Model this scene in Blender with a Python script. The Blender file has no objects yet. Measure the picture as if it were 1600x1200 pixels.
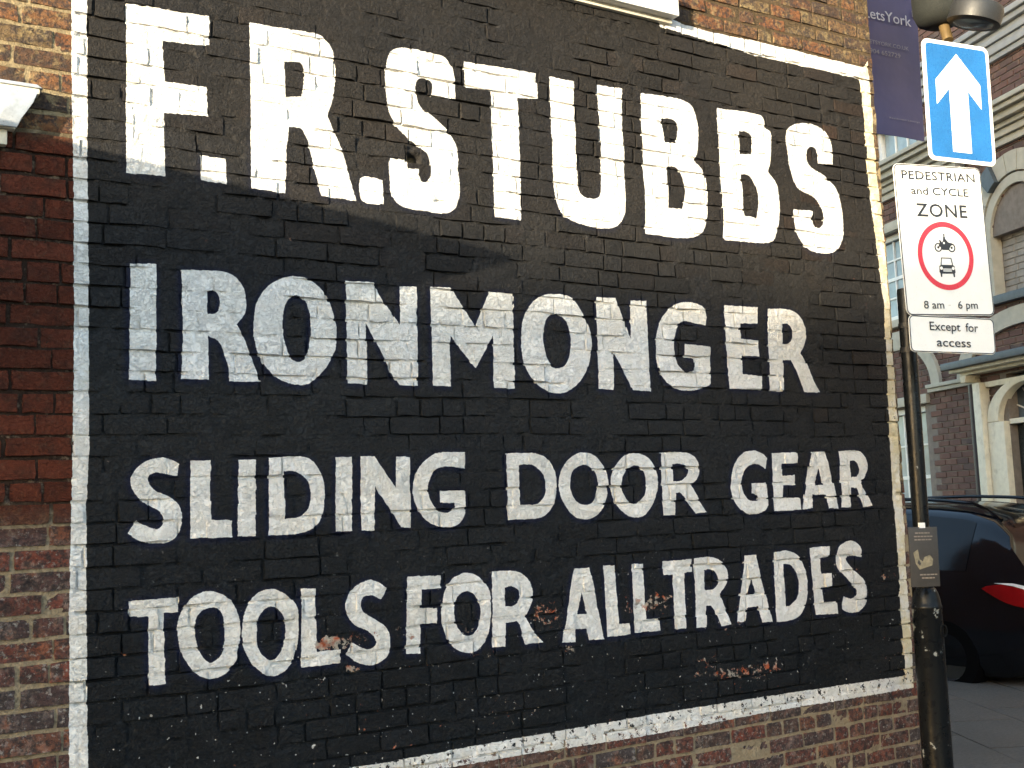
import bpy, bmesh, math, random
import numpy as np
from mathutils import Vector, Matrix
random.seed(7)
rng = np.random.default_rng(11)
R = math.radians
SC = bpy.context.scene
COL = SC.collection

# ------------------------------------------------------------------ camera
FPX = 1842.0                      # focal length in pixels of a 1600 px wide picture
c1 = np.array([2900, 85, FPX]); c1 /= np.linalg.norm(c1)          # wall direction (+X) seen by the camera
up = np.array([-.04, -1, .109]); up -= c1 * (up @ c1); up /= np.linalg.norm(up)
cy = np.cross(up, c1)
RC = np.array([c1, cy, up])       # camera axes (right, down, forward) -> world
CAMD, CAMH = 4.176, 1.6
CPOS = np.array([0, -CAMD, CAMH])
cam = bpy.data.cameras.new('camera'); camo = bpy.data.objects.new('camera', cam); COL.objects.link(camo)
cam.sensor_width = 36; cam.lens = FPX / 1600 * 36; cam.clip_start = .05; cam.clip_end = 600
right = RC @ np.array([1, 0, 0]); upc = RC @ np.array([0, -1, 0]); back = RC @ np.array([0, 0, -1])
M = Matrix(((right[0], upc[0], back[0], CPOS[0]), (right[1], upc[1], back[1], CPOS[1]), (right[2], upc[2], back[2], CPOS[2]), (0, 0, 0, 1)))
camo.matrix_world = M
SC.camera = camo

# ------------------------------------------------------------------ light
SX, SY, SZ = .905, .405, -.122    # direction the sunlight travels
sv = Vector((SX, SY, SZ)).normalized()
ELEV = math.asin(-sv.z)
world = bpy.data.worlds.new('World'); SC.world = world; world.use_nodes = True
wn = world.node_tree.nodes; wl = world.node_tree.links
bg = wn['Background']
sky = wn.new('ShaderNodeTexSky'); sky.sky_type = 'NISHITA'; sky.sun_disc = False
sky.sun_elevation = ELEV
sky.sun_rotation = math.atan2(-sv.x, -sv.y)
sky.air_density = 1.0; sky.dust_density = 1.3; sky.ozone_density = 1.1
wl.new(sky.outputs[0], bg.inputs[0]); bg.inputs[1].default_value = .15
sun = bpy.data.lights.new('sun', 'SUN'); sun.energy = 2.35; sun.angle = R(.53); sun.color = (1.0, .85, .61)
suno = bpy.data.objects.new('sun', sun); COL.objects.link(suno)
suno.rotation_euler = sv.to_track_quat('-Z', 'Y').to_euler(); suno.location = (-20, -10, 12)
SC.view_settings.view_transform = 'Standard'; SC.view_settings.look = 'None'
SC.view_settings.gamma = 1; SC.view_settings.use_curve_mapping = False
SC.view_settings.exposure = 2.85
SC.cycles.max_bounces = 6

# ------------------------------------------------------------------ helpers
def ray(px, py): return RC @ np.array([(px - 800) / FPX, (py - 600) / FPX, 1.])
def at_depth(px, py, z): return CPOS + ray(px, py) * z
def wallpt(px, py, y=0.0):
    r = ray(px, py); t = (CAMD + y) / r[1]; return r[0] * t, CAMH + r[2] * t
def proj(P):
    p = RC.T @ (np.array(P, float) - CPOS)
    return 800 + FPX * p[0] / p[2], 600 + FPX * p[1] / p[2], p[2]

def tag(o, label=None, cat=None, group=None, kind=None):
    if label: o['label'] = label
    if cat: o['category'] = cat
    if group: o['group'] = group
    if kind: o['kind'] = kind
    return o
def empty(name, loc=(0, 0, 0), rot=(0, 0, 0)):
    o = bpy.data.objects.new(name, None); COL.objects.link(o); o.location = loc; o.rotation_euler = rot
    o.empty_display_size = .2
    return o
def link(name, me, parent=None, mat=None):
    o = bpy.data.objects.new(name, me); COL.objects.link(o)
    if parent: o.parent = parent
    if mat is not None and len(me.materials) == 0: me.materials.append(mat)
    return o
def mesh_from(name, v, f, smooth=False, mat=None):
    me = bpy.data.meshes.new(name); me.from_pydata([tuple(map(float, p)) for p in v], [], [tuple(q) for q in f]); me.update()
    if smooth: me.polygons.foreach_set('use_smooth', [True] * len(me.polygons))
    if mat: me.materials.append(mat)
    return me
class MB:
    def __init__(s): s.v = []; s.f = []
    def add(s, v, f):
        n = len(s.v); s.v += [tuple(p) for p in v]; s.f += [tuple(i + n for i in q) for q in f]
    def box(s, a, b):
        x0, y0, z0 = a; x1, y1, z1 = b
        v = [(x0, y0, z0), (x1, y0, z0), (x1, y1, z0), (x0, y1, z0), (x0, y0, z1), (x1, y0, z1), (x1, y1, z1), (x0, y1, z1)]
        s.add(v, [(0, 3, 2, 1), (4, 5, 6, 7), (0, 1, 5, 4), (1, 2, 6, 5), (2, 3, 7, 6), (3, 0, 4, 7)]); return s
    def prism(s, pts, y0, y1):     # outline in x,z extruded along y
        n = len(pts)
        a = [(x, y0, z) for x, z in pts]; b = [(x, y1, z) for x, z in pts]
        s.add(a + b, [tuple(range(n)), tuple(range(2 * n - 1, n - 1, -1))] + [(i, i + n, (i + 1) % n + n, (i + 1) % n) for i in range(n)]); return s
    def ring(s, outer, inner, y0, y1, closed=True):   # band between two outlines
        n = len(outer)
        a = [(x, y0, z) for x, z in outer]; b = [(x, y0, z) for x, z in inner]
        c = [(x, y1, z) for x, z in outer]; d = [(x, y1, z) for x, z in inner]
        f = []
        for i in range(n if closed else n - 1):
            j = (i + 1) % n
            f += [(i, j, j + n, i + n), (2 * n + j, 2 * n + i, 3 * n + i, 3 * n + j), (i, i + 2 * n, j + 2 * n, j), (i + n, j + n, j + 3 * n, i + 3 * n)]
        if not closed: f += [(0, n, 3 * n, 2 * n), (n - 1, 3 * n - 1, 4 * n - 1, 2 * n - 1)]
        s.add(a + b + c + d, f); return s
    def lathe(s, prof, c=(0, 0), n=20, cap=True):      # (radius, z) profile round a vertical axis
        v = []; f = []
        for r_, z in prof:
            for k in range(n):
                t = 2 * math.pi * k / n; v.append((c[0] + r_ * math.cos(t), c[1] + r_ * math.sin(t), z))
        for i in range(len(prof) - 1):
            for k in range(n):
                a = i * n + k; b = i * n + (k + 1) % n; f.append((a, b, b + n, a + n))
        if cap: f += [tuple(range(n - 1, -1, -1)), tuple(range((len(prof) - 1) * n, len(prof) * n))]
        s.add(v, f); return s
    def tube(s, pts, r, n=8):
        P = [Vector(p) for p in pts]; v = []; f = []
        for i, p in enumerate(P):
            d = (P[min(i + 1, len(P) - 1)] - P[max(i - 1, 0)]).normalized()
            a = d.orthogonal().normalized()
            if i and abs(d.dot(pa)) < .99: a = (pa - d * pa.dot(d)).normalized()
            pa = a; b = d.cross(a)
            for k in range(n):
                t = 2 * math.pi * k / n; v.append(p + (a * math.cos(t) + b * math.sin(t)) * r)
        for i in range(len(P) - 1):
            for k in range(n):
                q = i * n + k; w = i * n + (k + 1) % n; f.append((q, w, w + n, q + n))
        f += [tuple(range(n - 1, -1, -1)), tuple(range((len(P) - 1) * n, len(P) * n))]
        s.add(v, f); return s
    def build(s, name, mat, parent=None, smooth=False, bevel=0, angle=40):
        me = mesh_from(name, s.v, s.f, False, mat)
        bm = bmesh.new(); bm.from_mesh(me); bmesh.ops.recalc_face_normals(bm, faces=bm.faces)
        if bevel:
            bmesh.ops.bevel(bm, geom=[e for e in bm.edges if len(e.link_faces) == 2 and e.calc_face_angle(0) > .6], offset=bevel, segments=2, affect='EDGES', profile=.6)
        for e in bm.edges:
            e.smooth = not (len(e.link_faces) == 2 and e.calc_face_angle(0) > R(angle))
        bm.to_mesh(me); bm.free()
        if smooth or bevel: me.polygons.foreach_set('use_smooth', [True] * len(me.polygons))
        return link(name, me, parent)

# ------------------------------------------------------------------ materials
class NT:
    def __init__(s, name):
        s.m = bpy.data.materials.new(name); s.m.use_nodes = True; s.t = s.m.node_tree; s.n = s.t.nodes; s.l = s.t.links
        s.p = s.n['Principled BSDF']
        s.geo = s.n.new('ShaderNodeNewGeometry').outputs['Position']
    def _in(s, node, i, v):
        if v is None: return
        if hasattr(v, 'links') or isinstance(v, bpy.types.NodeSocket): s.l.new(v, node.inputs[i])
        else:
            d = node.inputs[i].default_value
            if hasattr(d, '__len__') and not hasattr(v, '__len__'): v = (v,) * len(d)
            if hasattr(d, '__len__') and len(d) == 4 and len(v) == 3: v = tuple(v) + (1,)
            node.inputs[i].default_value = v
    def noise(s, scale, detail=4, rough=.6, vec=None, dist=0, col=False):
        n = s.n.new('ShaderNodeTexNoise'); n.inputs['Scale'].default_value = scale; n.inputs['Detail'].default_value = detail
        n.inputs['Roughness'].default_value = rough; n.inputs['Distortion'].default_value = dist
        s.l.new(vec or s.geo, n.inputs['Vector']); return n.outputs['Color' if col else 0]
    def vor(s, scale, vec=None, feat='F1'):
        n = s.n.new('ShaderNodeTexVoronoi'); n.inputs['Scale'].default_value = scale; n.feature = feat
        s.l.new(vec or s.geo, n.inputs['Vector']); return n.outputs['Distance']
    def ramp(s, fac, a, b, v0=0., v1=1.):
        n = s.n.new('ShaderNodeMapRange'); s._in(n, 0, fac); n.inputs[1].default_value = a; n.inputs[2].default_value = b
        n.inputs[3].default_value = v0; n.inputs[4].default_value = v1; return n.outputs[0]
    def cramp(s, fac, stops):
        n = s.n.new('ShaderNodeValToRGB'); s._in(n, 0, fac); e = n.color_ramp.elements
        while len(e) < len(stops): e.new(.5)
        for k, (p, c) in zip(e, stops): k.position = p; k.color = tuple(c) + (1,)
        return n.outputs[0]
    def math(s, op, a, b=None, clamp=False):
        n = s.n.new('ShaderNodeMath'); n.operation = op; n.use_clamp = clamp; s._in(n, 0, a); s._in(n, 1, b); return n.outputs[0]
    def mul(s, a, b): return s.math('MULTIPLY', a, b)
    def add(s, a, b): return s.math('ADD', a, b)
    def mix(s, f, a, b, mode='MIX'):
        n = s.n.new('ShaderNodeMixRGB'); n.blend_type = mode; s._in(n, 0, f); s._in(n, 1, a); s._in(n, 2, b); return n.outputs[0]
    def xyz(s, v=None):
        n = s.n.new('ShaderNodeSeparateXYZ'); s.l.new(v or s.geo, n.inputs[0]); return n.outputs
    def bump(s, h, dist, strength=1., prev=None):
        n = s.n.new('ShaderNodeBump'); n.inputs['Distance'].default_value = dist; n.inputs['Strength'].default_value = strength
        s._in(n, 'Height', h)
        if prev is not None: s.l.new(prev, n.inputs['Normal'])
        return n.outputs[0]
    def out(s, col=None, rough=None, nrm=None, metal=None, spec=None):
        if col is not None: s._in(s.p, 'Base Color', col)
        if rough is not None: s._in(s.p, 'Roughness', rough)
        if nrm is not None: s.l.new(nrm, s.p.inputs['Normal'])
        if metal is not None: s._in(s.p, 'Metallic', metal)
        if spec is not None: s._in(s.p, 'Specular IOR Level', spec)
        return s.m
def simple(name, col, rough=.6, metal=0, var=.25, scale=14, bump=.0006, dirt=None, spec=None):
    m = NT(name); n1 = m.noise(scale, 5); n2 = m.noise(scale * 9, 3)
    a = tuple(c * (1 - var) for c in col); b = tuple(min(1, c * (1 + var * .6)) for c in col)
    c = m.mix(m.ramp(n1, .3, .7), a, b)
    if dirt: c = m.mix(m.ramp(m.noise(scale * .6, 6, .7), .55, .75, 0, .7), c, dirt)
    return m.out(c, m.ramp(n2, .3, .7, max(.02, rough - .12), min(1, rough + .12)), m.bump(n2, bump), metal, spec)

# ------------------------------------------------------------------ painted lettering: outlines in wall metres, rasterised once
# every outline is a list of pieces (ox, oy, scale, "x,y x,y* ..."); * marks a point on a curve
A0 = (0, 0, 4.); L = []
def outl(*pieces):
    P = []
    for ox, oy, s, t in pieces:
        for w in t.split():
            sm = w.endswith('*'); x, y = w.rstrip('*').split(','); P.append((ox + float(x) / s, oy + float(y) / s, sm))
    return P
def oval(ox, oy, s, t): return outl((ox, oy, s, ' '.join(w + '*' for w in t.split())))
def curve(P, n=6):
    out = []; N = len(P)
    for i in range(N):
        p0, p1, p2, p3 = P[i - 1], P[i], P[(i + 1) % N], P[(i + 2) % N]
        if not (p1[2] or p2[2]): out.append(p1[:2]); continue
        a = np.array(p1[:2]); b = np.array(p2[:2])
        ln = np.linalg.norm(b - a)
        def tan(q0, q, q1):
            t = np.array(q1[:2]) - np.array(q0[:2]); nn = np.linalg.norm(t); return t / nn * ln if nn > 0 else t
        ta = tan(p0, p1, p2) if p1[2] else (b - a)
        tb = tan(p1, p2, p3) if p2[2] else (b - a)
        for k in range(n):
            t = k / n
            h = (2*t**3 - 3*t*t + 1) * a + (t**3 - 2*t*t + t) * ta + (-2*t**3 + 3*t*t) * b + (t**3 - t*t) * tb
            out.append(tuple(h))
    return out
a = (350, 150, 5.3333); b = (550, 50, 5.3333); c = (550, 200, 5.3333); d = (820, 200, 5.3333); e = (1080, 150, 4.8); g = (800, 0, 4.)
ONE = (0, 0, 1.)
L += [outl((*A0, '790,15 1310,103 1305,285 1015,255 1028,510 1290,545 1300,725 1025,705 1033,1100 790,1080')),
 outl((*A0, '1252,970 1410,995 1417,1150 1258,1125')),
 outl((*ONE, '390,35 475,49 500,55* 517,73* 523.5,102* 521,150* 511,182 524,212 536,240 547,281 557,314 502,306 491,262 481,221 470,201* 451,198 447.5,234 446.5,302 393,294')),
 outl((*ONE, '444,96 470,98* 475,112* 471,151 446,152')),
 outl((*ONE, '563,279* 570,275.5* 598,281.5 599,320 568,315* 562,300*')),
 outl((*b, '275,400* 280,280* 300,200* 345,145* 430,130* 620,165* 760,200* 820,260* 848,370* 860,560 660,530 668,440* 630,392* 560,388* 528,440* 535,520* 570,620* 700,735* 800,830* 870,950* 885,1067*'),
      (*c, '880,350* 900,500* 885,610* 850,680* 780,710* 600,690* 450,665* 370,620* 320,530* 315,420* 305,290 320,250 450,265 460,340 550,345 555,400* 595,452* 645,420* 652,330* 635,230*'),
      (*b, '610,1000* 450,870* 330,720* 290,560*')),
 outl((*b, '930,245 1535,345 1545,555 1380,548'), (*c, '1415,765 1190,740'), (*b, '1155,490 945,462')),
 outl((*g, '233,478 385,510'), (*d, '418,0 430,300 440,480* 475,560* 570,590* 620,570* 635,480* 632,200 625,0'), (*g, '530,530 688,552'),
      (*d, '815,0 830,300 840,600* 825,740* 740,830* 560,825* 380,770* 290,680* 245,520* 230,200 220,0')),
 outl((*g, '805,580 1000,607* 1110,650* 1150,730* 1165,850* 1155,960* 1140,1000'), (*d, '1410,270 1480,350* 1515,480* 1525,620* 1515,770* 1480,870* 1380,915* 1250,915 1005,880 1005,600 985,300 975,0')),
 outl((*g, '935,740 1000,745* 1035,790* 1025,895 955,890')),
 outl((*d, '1185,320 1255,322* 1310,400* 1335,510* 1330,600* 1310,672 1200,665')),
 outl((*e, '192,88 460,130* 530,155* 553,240* 590,270* 600,380* 590,500* 575,570 630,640* 658,740* 660,920* 635,1040* 590,1100* 250,1080 235,800 210,400')),
 outl((*e, '355,262 420,275* 455,320* 455,435 365,435')), outl((*e, '370,585 435,600* 490,700* 505,800* 490,915 395,900 385,700')),
 outl((*e, '705,300* 740,230* 850,203* 960,230* 1030,300* 1060,400* 1060,515 950,505 940,410* 905,378* 868,410* 885,520* 1000,600* 1090,700* 1125,820* 1140,980* 1130,1100* 1080,1165* 980,1180* 870,1140* 790,1010* 765,850 915,860 915,950* 950,990* 985,970* 990,890* 930,770* 800,690* 740,540* 720,400*'))]
a = (260, 420, 5.3333); b = (520, 420, 5.3333); c = (780, 440, 5.3333); d = (1020, 450, 5.3333)
L += [outl((0, 300, 4., '815,445 978,450 975,1180 808,1172')),
 outl((*a, '125,5 480,25* 570,65* 640,150* 662,250* 655,370* 585,465 610,500 640,560 700,720 785,940 525,938 520,830 480,690 430,600* 350,560 350,925 125,915 140,560')),
 outl((*a, '345,182 400,182* 440,240* 435,340* 400,375* 340,375')),
 oval(*a, '1130,65 1260,140 1345,250 1400,400 1418,570 1390,720 1310,850 1200,950 1110,968 960,930 840,830 755,680 728,500 750,300 820,170 960,80'),
 oval(*a, '1100,225 1165,280 1200,400 1200,550 1170,720 1110,778 1040,745 985,600 970,430 990,300 1040,235'),
 outl((*b, '105,98 345,112 395,235 560,465 560,145 700,152 710,975 560,972 500,890 275,450 288,962 125,955')),
 outl((*b, '812,150 980,155 1185,480 1300,190 1500,205 1515,1000 1340,990 1335,555 1190,830 975,555 985,980 835,975')),
 oval(*c, '440,103 590,125 670,230 740,360 770,500 755,660 690,810 590,905 480,930 360,890 250,780 195,640 185,480 200,310 260,190 340,125'),
 oval(*c, '470,268 540,310 590,420 597,560 560,680 500,722 430,690 380,570 370,440 395,310'),
 outl((*c, '808,130 970,138 1100,480 1092,158 1225,160 1262,915 1115,905 950,580 955,900 830,895')),
 outl((*d, '448,240 430,175* 380,140* 290,118* 180,140* 90,230* 35,360* 25,480* 40,640* 100,770* 200,840* 300,855* 420,835* 485,800 482,490 265,465 265,575 345,590 355,650* 330,690* 270,700* 205,640* 175,520* 180,400* 210,310* 260,275* 340,290* 440,310')),
 outl((*d, '590,145 875,160 870,298 728,295 730,425 880,435 885,570 745,565 750,715 910,735 905,850 640,840')),
 outl((*d, '958,172 1130,180* 1220,230* 1275,340* 1275,440* 1230,545 1280,620 1350,790 1400,870 1265,870 1200,700* 1150,600 1090,600 1090,862 980,858 965,500')),
 outl((*d, '1082,298 1120,300* 1160,360* 1155,430* 1125,465* 1080,465'))]
a = (190, 690, 5.3333); b = (400, 600, 4.); c = (780, 680, 4.5714); d = (1120, 680, 5.3333)
L += [outl((*a, '480,185 400,145* 300,135* 180,180* 90,270* 75,350* 110,430* 200,520* 300,570* 350,640* 335,700* 290,728* 200,700* 120,658 52,765 130,820* 230,845* 350,845* 440,810* 490,730* 505,640* 485,540* 400,460* 270,400* 225,340* 235,280* 290,258* 380,270* 460,290')),
 outl((*a, '572,158 745,155 735,400 748,655 915,655 920,795 575,808')), outl((*a, '975,150 1118,148 1115,788 965,790')),
 outl((*b, '80,460 300,455* 370,500* 420,600* 430,700* 410,830* 350,905* 240,940 80,945')), outl((*b, '175,545 240,545* 310,590* 342,680* 325,780* 270,830* 180,842')),
 outl((*b, '498,458 600,455 602,918 498,922')), outl((*b, '652,452 740,452 875,650 875,452 962,455 970,898 910,895 745,640 740,915 660,917')),
 outl((*b, '1308,425 1200,425* 1110,440* 1020,520* 988,620* 985,700* 1020,800* 1090,870* 1180,895* 1250,885* 1295,840* 1310,780 1308,665 1150,668 1150,740 1240,745 1240,775* 1180,805* 1110,760* 1075,670* 1090,590* 1130,530* 1200,515* 1308,528')),
 outl((*c, '50,130 240,128* 330,160* 390,240* 410,330* 400,450* 360,540* 290,590* 65,605')), outl((*c, '138,212 230,212* 300,260* 330,340* 320,430* 270,490* 200,498 148,498')),
 oval(*c, '600,122 690,150 755,240 772,340 765,460 700,570 620,600 540,580 470,500 430,400 430,300 470,200 530,145'), oval(*c, '600,212 660,235 695,310 695,410 665,480 615,498 560,480 515,410 508,330 530,250'),
 oval(*c, '970,127 1060,160 1120,250 1135,340 1110,460 1050,560 980,588 900,560 830,480 795,380 795,300 830,220 890,150'), oval(*c, '970,215 1025,250 1050,330 1045,410 1010,465 965,492 910,460 875,390 870,330 900,260'),
 outl((*c, '1155,122 1320,120* 1400,160* 1430,240* 1415,310* 1370,355 1420,440 1485,550 1410,558 1320,440* 1290,408 1262,412 1258,568 1172,572')), outl((*c, '1238,205 1300,205* 1350,240* 1340,285* 1300,325* 1245,328')),
 outl((*d, '420,190 370,150* 300,128* 210,155* 145,250* 120,380* 125,500* 170,590* 260,655* 340,655* 400,625* 430,580 415,395 290,400 290,482 340,500 345,530* 310,550* 260,535* 215,460* 210,360* 240,280* 300,240* 350,245* 405,280')),
 outl((*d, '455,150 668,140 668,232 540,238 545,340 650,330 655,415 550,418 552,520 695,520 705,620 480,635')),
 outl((*d, '785,138 900,135 930,240 1020,608 930,610 905,495 795,495 795,605 715,620 740,420 770,220')), outl((*d, '845,270 885,415 820,418')),
 outl((*d, '1015,132 1180,130* 1245,200* 1258,280* 1235,350* 1195,400 1250,480 1295,585 1225,600 1160,440 1115,435 1120,600 1045,602 1030,350')), outl((*d, '1105,212 1150,215* 1185,270* 1170,340* 1120,350'))]
a = (190, 890, 5.3333); b = (470, 870, 5.3333); c = (740, 840, 4.706); d = (1040, 830, 4.706)
L += [outl((*a, '60,265 478,230 475,355 355,365 362,955 225,965 222,390 65,395')),
 oval(*a, '740,180 860,220 940,300 985,440 985,600 950,750 870,860 750,910 640,880 540,780 485,650 465,500 485,380 560,260 640,200'), oval(*a, '730,320 810,330 850,420 862,560 840,680 790,750 720,770 650,690 615,570 612,450 650,360'),
 oval(*a, '1250,162 1360,200 1450,290 1475,420 1470,600 1440,740 1370,840 1270,890 1170,860 1070,760 1015,620 1010,450 1045,310 1130,200'), oval(*a, '1240,308 1320,345 1358,430 1365,560 1330,680 1260,755 1190,730 1135,640 1128,500 1150,380'),
 outl((*b, '5,265 125,262 130,690 135,790 330,770 332,885 5,925')),
 outl((*b, '720,265 640,210* 560,195* 440,260* 380,360* 375,450* 440,560* 560,620* 620,680* 615,745* 550,770* 420,715 380,815 450,870* 560,905* 650,885* 730,810* 745,700* 720,600* 620,520* 520,460* 495,390* 520,335* 580,320* 665,355')),
 outl((*b, '885,165 1170,155 1168,262 1005,275 1003,430 1138,425 1135,552 1005,562 995,805 878,808')),
 oval(*b, '1420,138 1510,190 1570,280 1580,400 1575,580 1540,700 1470,780 1390,800 1280,760 1210,660 1170,520 1180,380 1210,260 1300,160'), oval(*b, '1385,287 1450,320 1490,420 1490,520 1460,620 1390,660 1320,620 1285,530 1278,420 1310,330'),
 outl((*c, '135,252 300,245* 390,290* 430,380* 430,460* 380,580 440,690 510,770 375,785 340,640 320,615 235,625 232,800 138,808')), outl((*c, '225,365 290,360* 335,400* 335,450* 290,500* 228,505')),
 outl((*c, '740,228 850,220 880,350 960,748 850,752 830,670 750,672 750,770 650,772 690,550 715,350')), outl((*c, '793,400 835,560 762,565')),
 outl((*c, '955,205 1040,205 1050,400 1070,635 1150,632 1155,710 985,732')), outl((*c, '1162,195 1248,192 1255,400 1270,600 1370,592 1375,685 1185,700')),
 outl((*ONE, '1035.4,877.5 1081,873.5 1081,893 1069,895 1072,982 1054.5,983 1051,898 1037,898')),
 outl((*d, '210,200 330,190* 410,225* 455,300* 450,380* 400,460 440,560 485,685 415,700 365,590* 335,545 300,550 305,705 228,710')), outl((*d, '285,285 340,280* 380,330* 385,390* 340,430* 290,430')),
 outl((*d, '585,178 665,172 690,300 788,665 710,672 680,550 605,560 585,665 525,668 560,400')), outl((*d, '632,345 665,462 600,470')),
 outl((*d, '792,155 900,145* 980,190* 1030,300* 1045,400* 1030,530* 985,620* 920,655* 815,668')), outl((*d, '862,240 910,245* 965,310* 980,400* 960,500* 910,550 885,552')),
 outl((*d, '1062,122 1205,110 1203,190 1140,198 1145,312 1215,308 1220,410 1150,420 1165,525 1255,515 1262,605 1100,615')),
 outl((*d, '1440,190 1440,130* 1400,80* 1350,72* 1280,110* 1255,190* 1270,270* 1340,360* 1400,430* 1400,470* 1360,495* 1310,480 1300,570* 1380,598* 1450,560* 1480,470* 1465,370* 1400,300* 1340,240* 1325,200* 1360,180*'))]
LET = [[wallpt(x, y) for x, y in curve(P)] for P in L]
PX0, PX1, PZ0, PZ1, PR = .80, 5.20, .50, 4.90, .002
NW, NH = int((PX1 - PX0) / PR), int((PZ1 - PZ0) / PR)
def raster(polys):
    acc = np.zeros((NH, NW), bool)
    for P in polys:
        t = np.zeros((NH, NW + 1), np.int8); n = len(P)
        for i in range(n):
            (x0, z0), (x1, z1) = P[i], P[(i + 1) % n]
            if z0 == z1: continue
            if z0 > z1: x0, z0, x1, z1 = x1, z1, x0, z0
            r0 = max(0, int(math.ceil((z0 - PZ0) / PR - .5))); r1 = min(NH, int(math.ceil((z1 - PZ0) / PR - .5)))
            if r1 <= r0: continue
            rows = np.arange(r0, r1); zc = PZ0 + (rows + .5) * PR
            xs = x0 + (x1 - x0) * (zc - z0) / (z1 - z0)
            ci = np.clip(np.ceil((xs - PX0) / PR - .5).astype(int), 0, NW)
            t[rows, ci] ^= 1
        acc ^= (np.cumsum(t, axis=1)[:, :NW] & 1).astype(bool)
    return acc
letters = raster(LET)
bl = [(1344, 120), (1352, 200), (1356, 262), (1361, 325), (1372, 400), (1381, 475), (1386, 575), (1388, 625), (1391, 700), (1395, 775), (1401, 837), (1405, 900), (1406, 937), (1411, 1000), (1415, 1055)]
br = [(1427, 1072), (1424, 1000), (1421, 950), (1416, 900), (1413, 825), (1406, 750), (1404, 675), (1400, 625), (1397, 587), (1391, 500), (1386, 425), (1379, 350), (1372, 287), (1366, 225), (1362, 162), (1355, 95)]
rb = [wallpt(*p) for p in bl] + [wallpt(*p) for p in br]
lb = [wallpt(*p) for p in [(113, -260), (137, -260), (137, 300), (139, 450), (139, 700), (135, 800), (135, 1000), (137, 1150), (138, 1300), (108, 1300), (108, 1000), (110, 850), (114, 700), (116, 500), (115, 300), (112, 100)]]
tb = [(3.60, 3.955), (3.60, 3.895), (4.32, 3.865), (4.74, 3.868), (5.03, 3.874), (5.06, 3.945), (4.74, 3.941), (4.32, 3.943), (3.9, 3.93)]
bb = [(.9, .615), (.9, .69), (2.03, .674), (2.605, .685), (3.27, .692), (4.04, .691), (5.03, .684), (5.07, .672), (5.069, .615), (4.03, .618), (3.26, .607), (2.6, .617)]
white = letters.copy()
for P in (rb, lb, tb, bb): white |= raster([P])
panel = raster([[(.90, .65), (5.04, .65)] + [wallpt(*p) for p in reversed([(q[0] + 5, q[1]) for q in bl])] + [(3.62, 3.91), (3.62, 4.93), (.91, 4.93)]])
def blur(a, r):
    for ax in (0, 1):
        p = np.pad(a, [(r, r + 1) if k == ax else (0, 0) for k in (0, 1)], mode='edge'); cs = np.cumsum(p, axis=ax)
        a = (np.take(cs, range(2 * r + 1, cs.shape[ax]), axis=ax) - np.take(cs, range(0, cs.shape[ax] - 2 * r - 1), axis=ax)) / (2 * r + 1)
        a = a[:NH, :NW] if a.shape != (NH, NW) else a
        if a.shape != (NH, NW): a = np.pad(a, [(0, NH - a.shape[0]), (0, NW - a.shape[1])], mode='edge')
    return a
halo = blur(blur(letters.astype(np.float32), 7), 7)
chm = np.zeros((NH, NW), np.float32)
for x0, y0, x1, y1, st in ((494, 990, 560, 1018, .42), (612, 985, 656, 1003, .24), (545, 1033, 566, 1050, .4), (496, 1050, 562, 1064, .3), (884, 1003, 900, 1017, .42), (1020, 944, 1043, 958, .45), (975, 923, 1050, 962, .20),
                       (1128, 925, 1162, 1002, .15), (833, 935, 882, 985, .17), (1083, 1018, 1122, 1060, .17), (1118, 1030, 1222, 1062, .22), (188, 1016, 228, 1025, .3), (735, 1010, 792, 1032, .22), (712, 968, 762, 992, .2), (540, 983, 602, 1002, .18),
                       (1395, 560, 1400, 700, .2), (640, 1030, 700, 1050, .14), (1322, 880, 1345, 910, .2), (770, 1075, 800, 1100, .16), (300, 890, 320, 930, .1), (1040, 930, 1080, 960, .15), (1200, 400, 1210, 410, .1), (440, 370, 470, 378, .3), (1330, 400, 1375, 480, .12)):
    (ax, az), (bx_, bz_) = wallpt(x0, y1), wallpt(x1, y0)
    i0, i1, j0, j1 = int((ax - PX0) / PR), int((bx_ - PX0) / PR), int((min(az, bz_) - PZ0) / PR), int((max(az, bz_) - PZ0) / PR)
    chm[max(0, j0):j1, max(0, i0):i1] = st
chm = blur(blur(chm, 6), 6)
buf = np.ones((NH, NW, 4), np.float32); buf[..., 3] = np.clip(chm, 0, 1); buf[..., 0] = white; buf[..., 1] = panel; buf[..., 2] = np.clip(halo * 3, 0, 1)
PIMG = bpy.data.images.new('painted_lettering', NW, NH, alpha=True, float_buffer=False); PIMG.alpha_mode = 'CHANNEL_PACKED'; PIMG.colorspace_settings.name = 'Non-Color'
PIMG.pixels.foreach_set(buf.ravel()); PIMG.update(); PIMG.pack()

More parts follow.
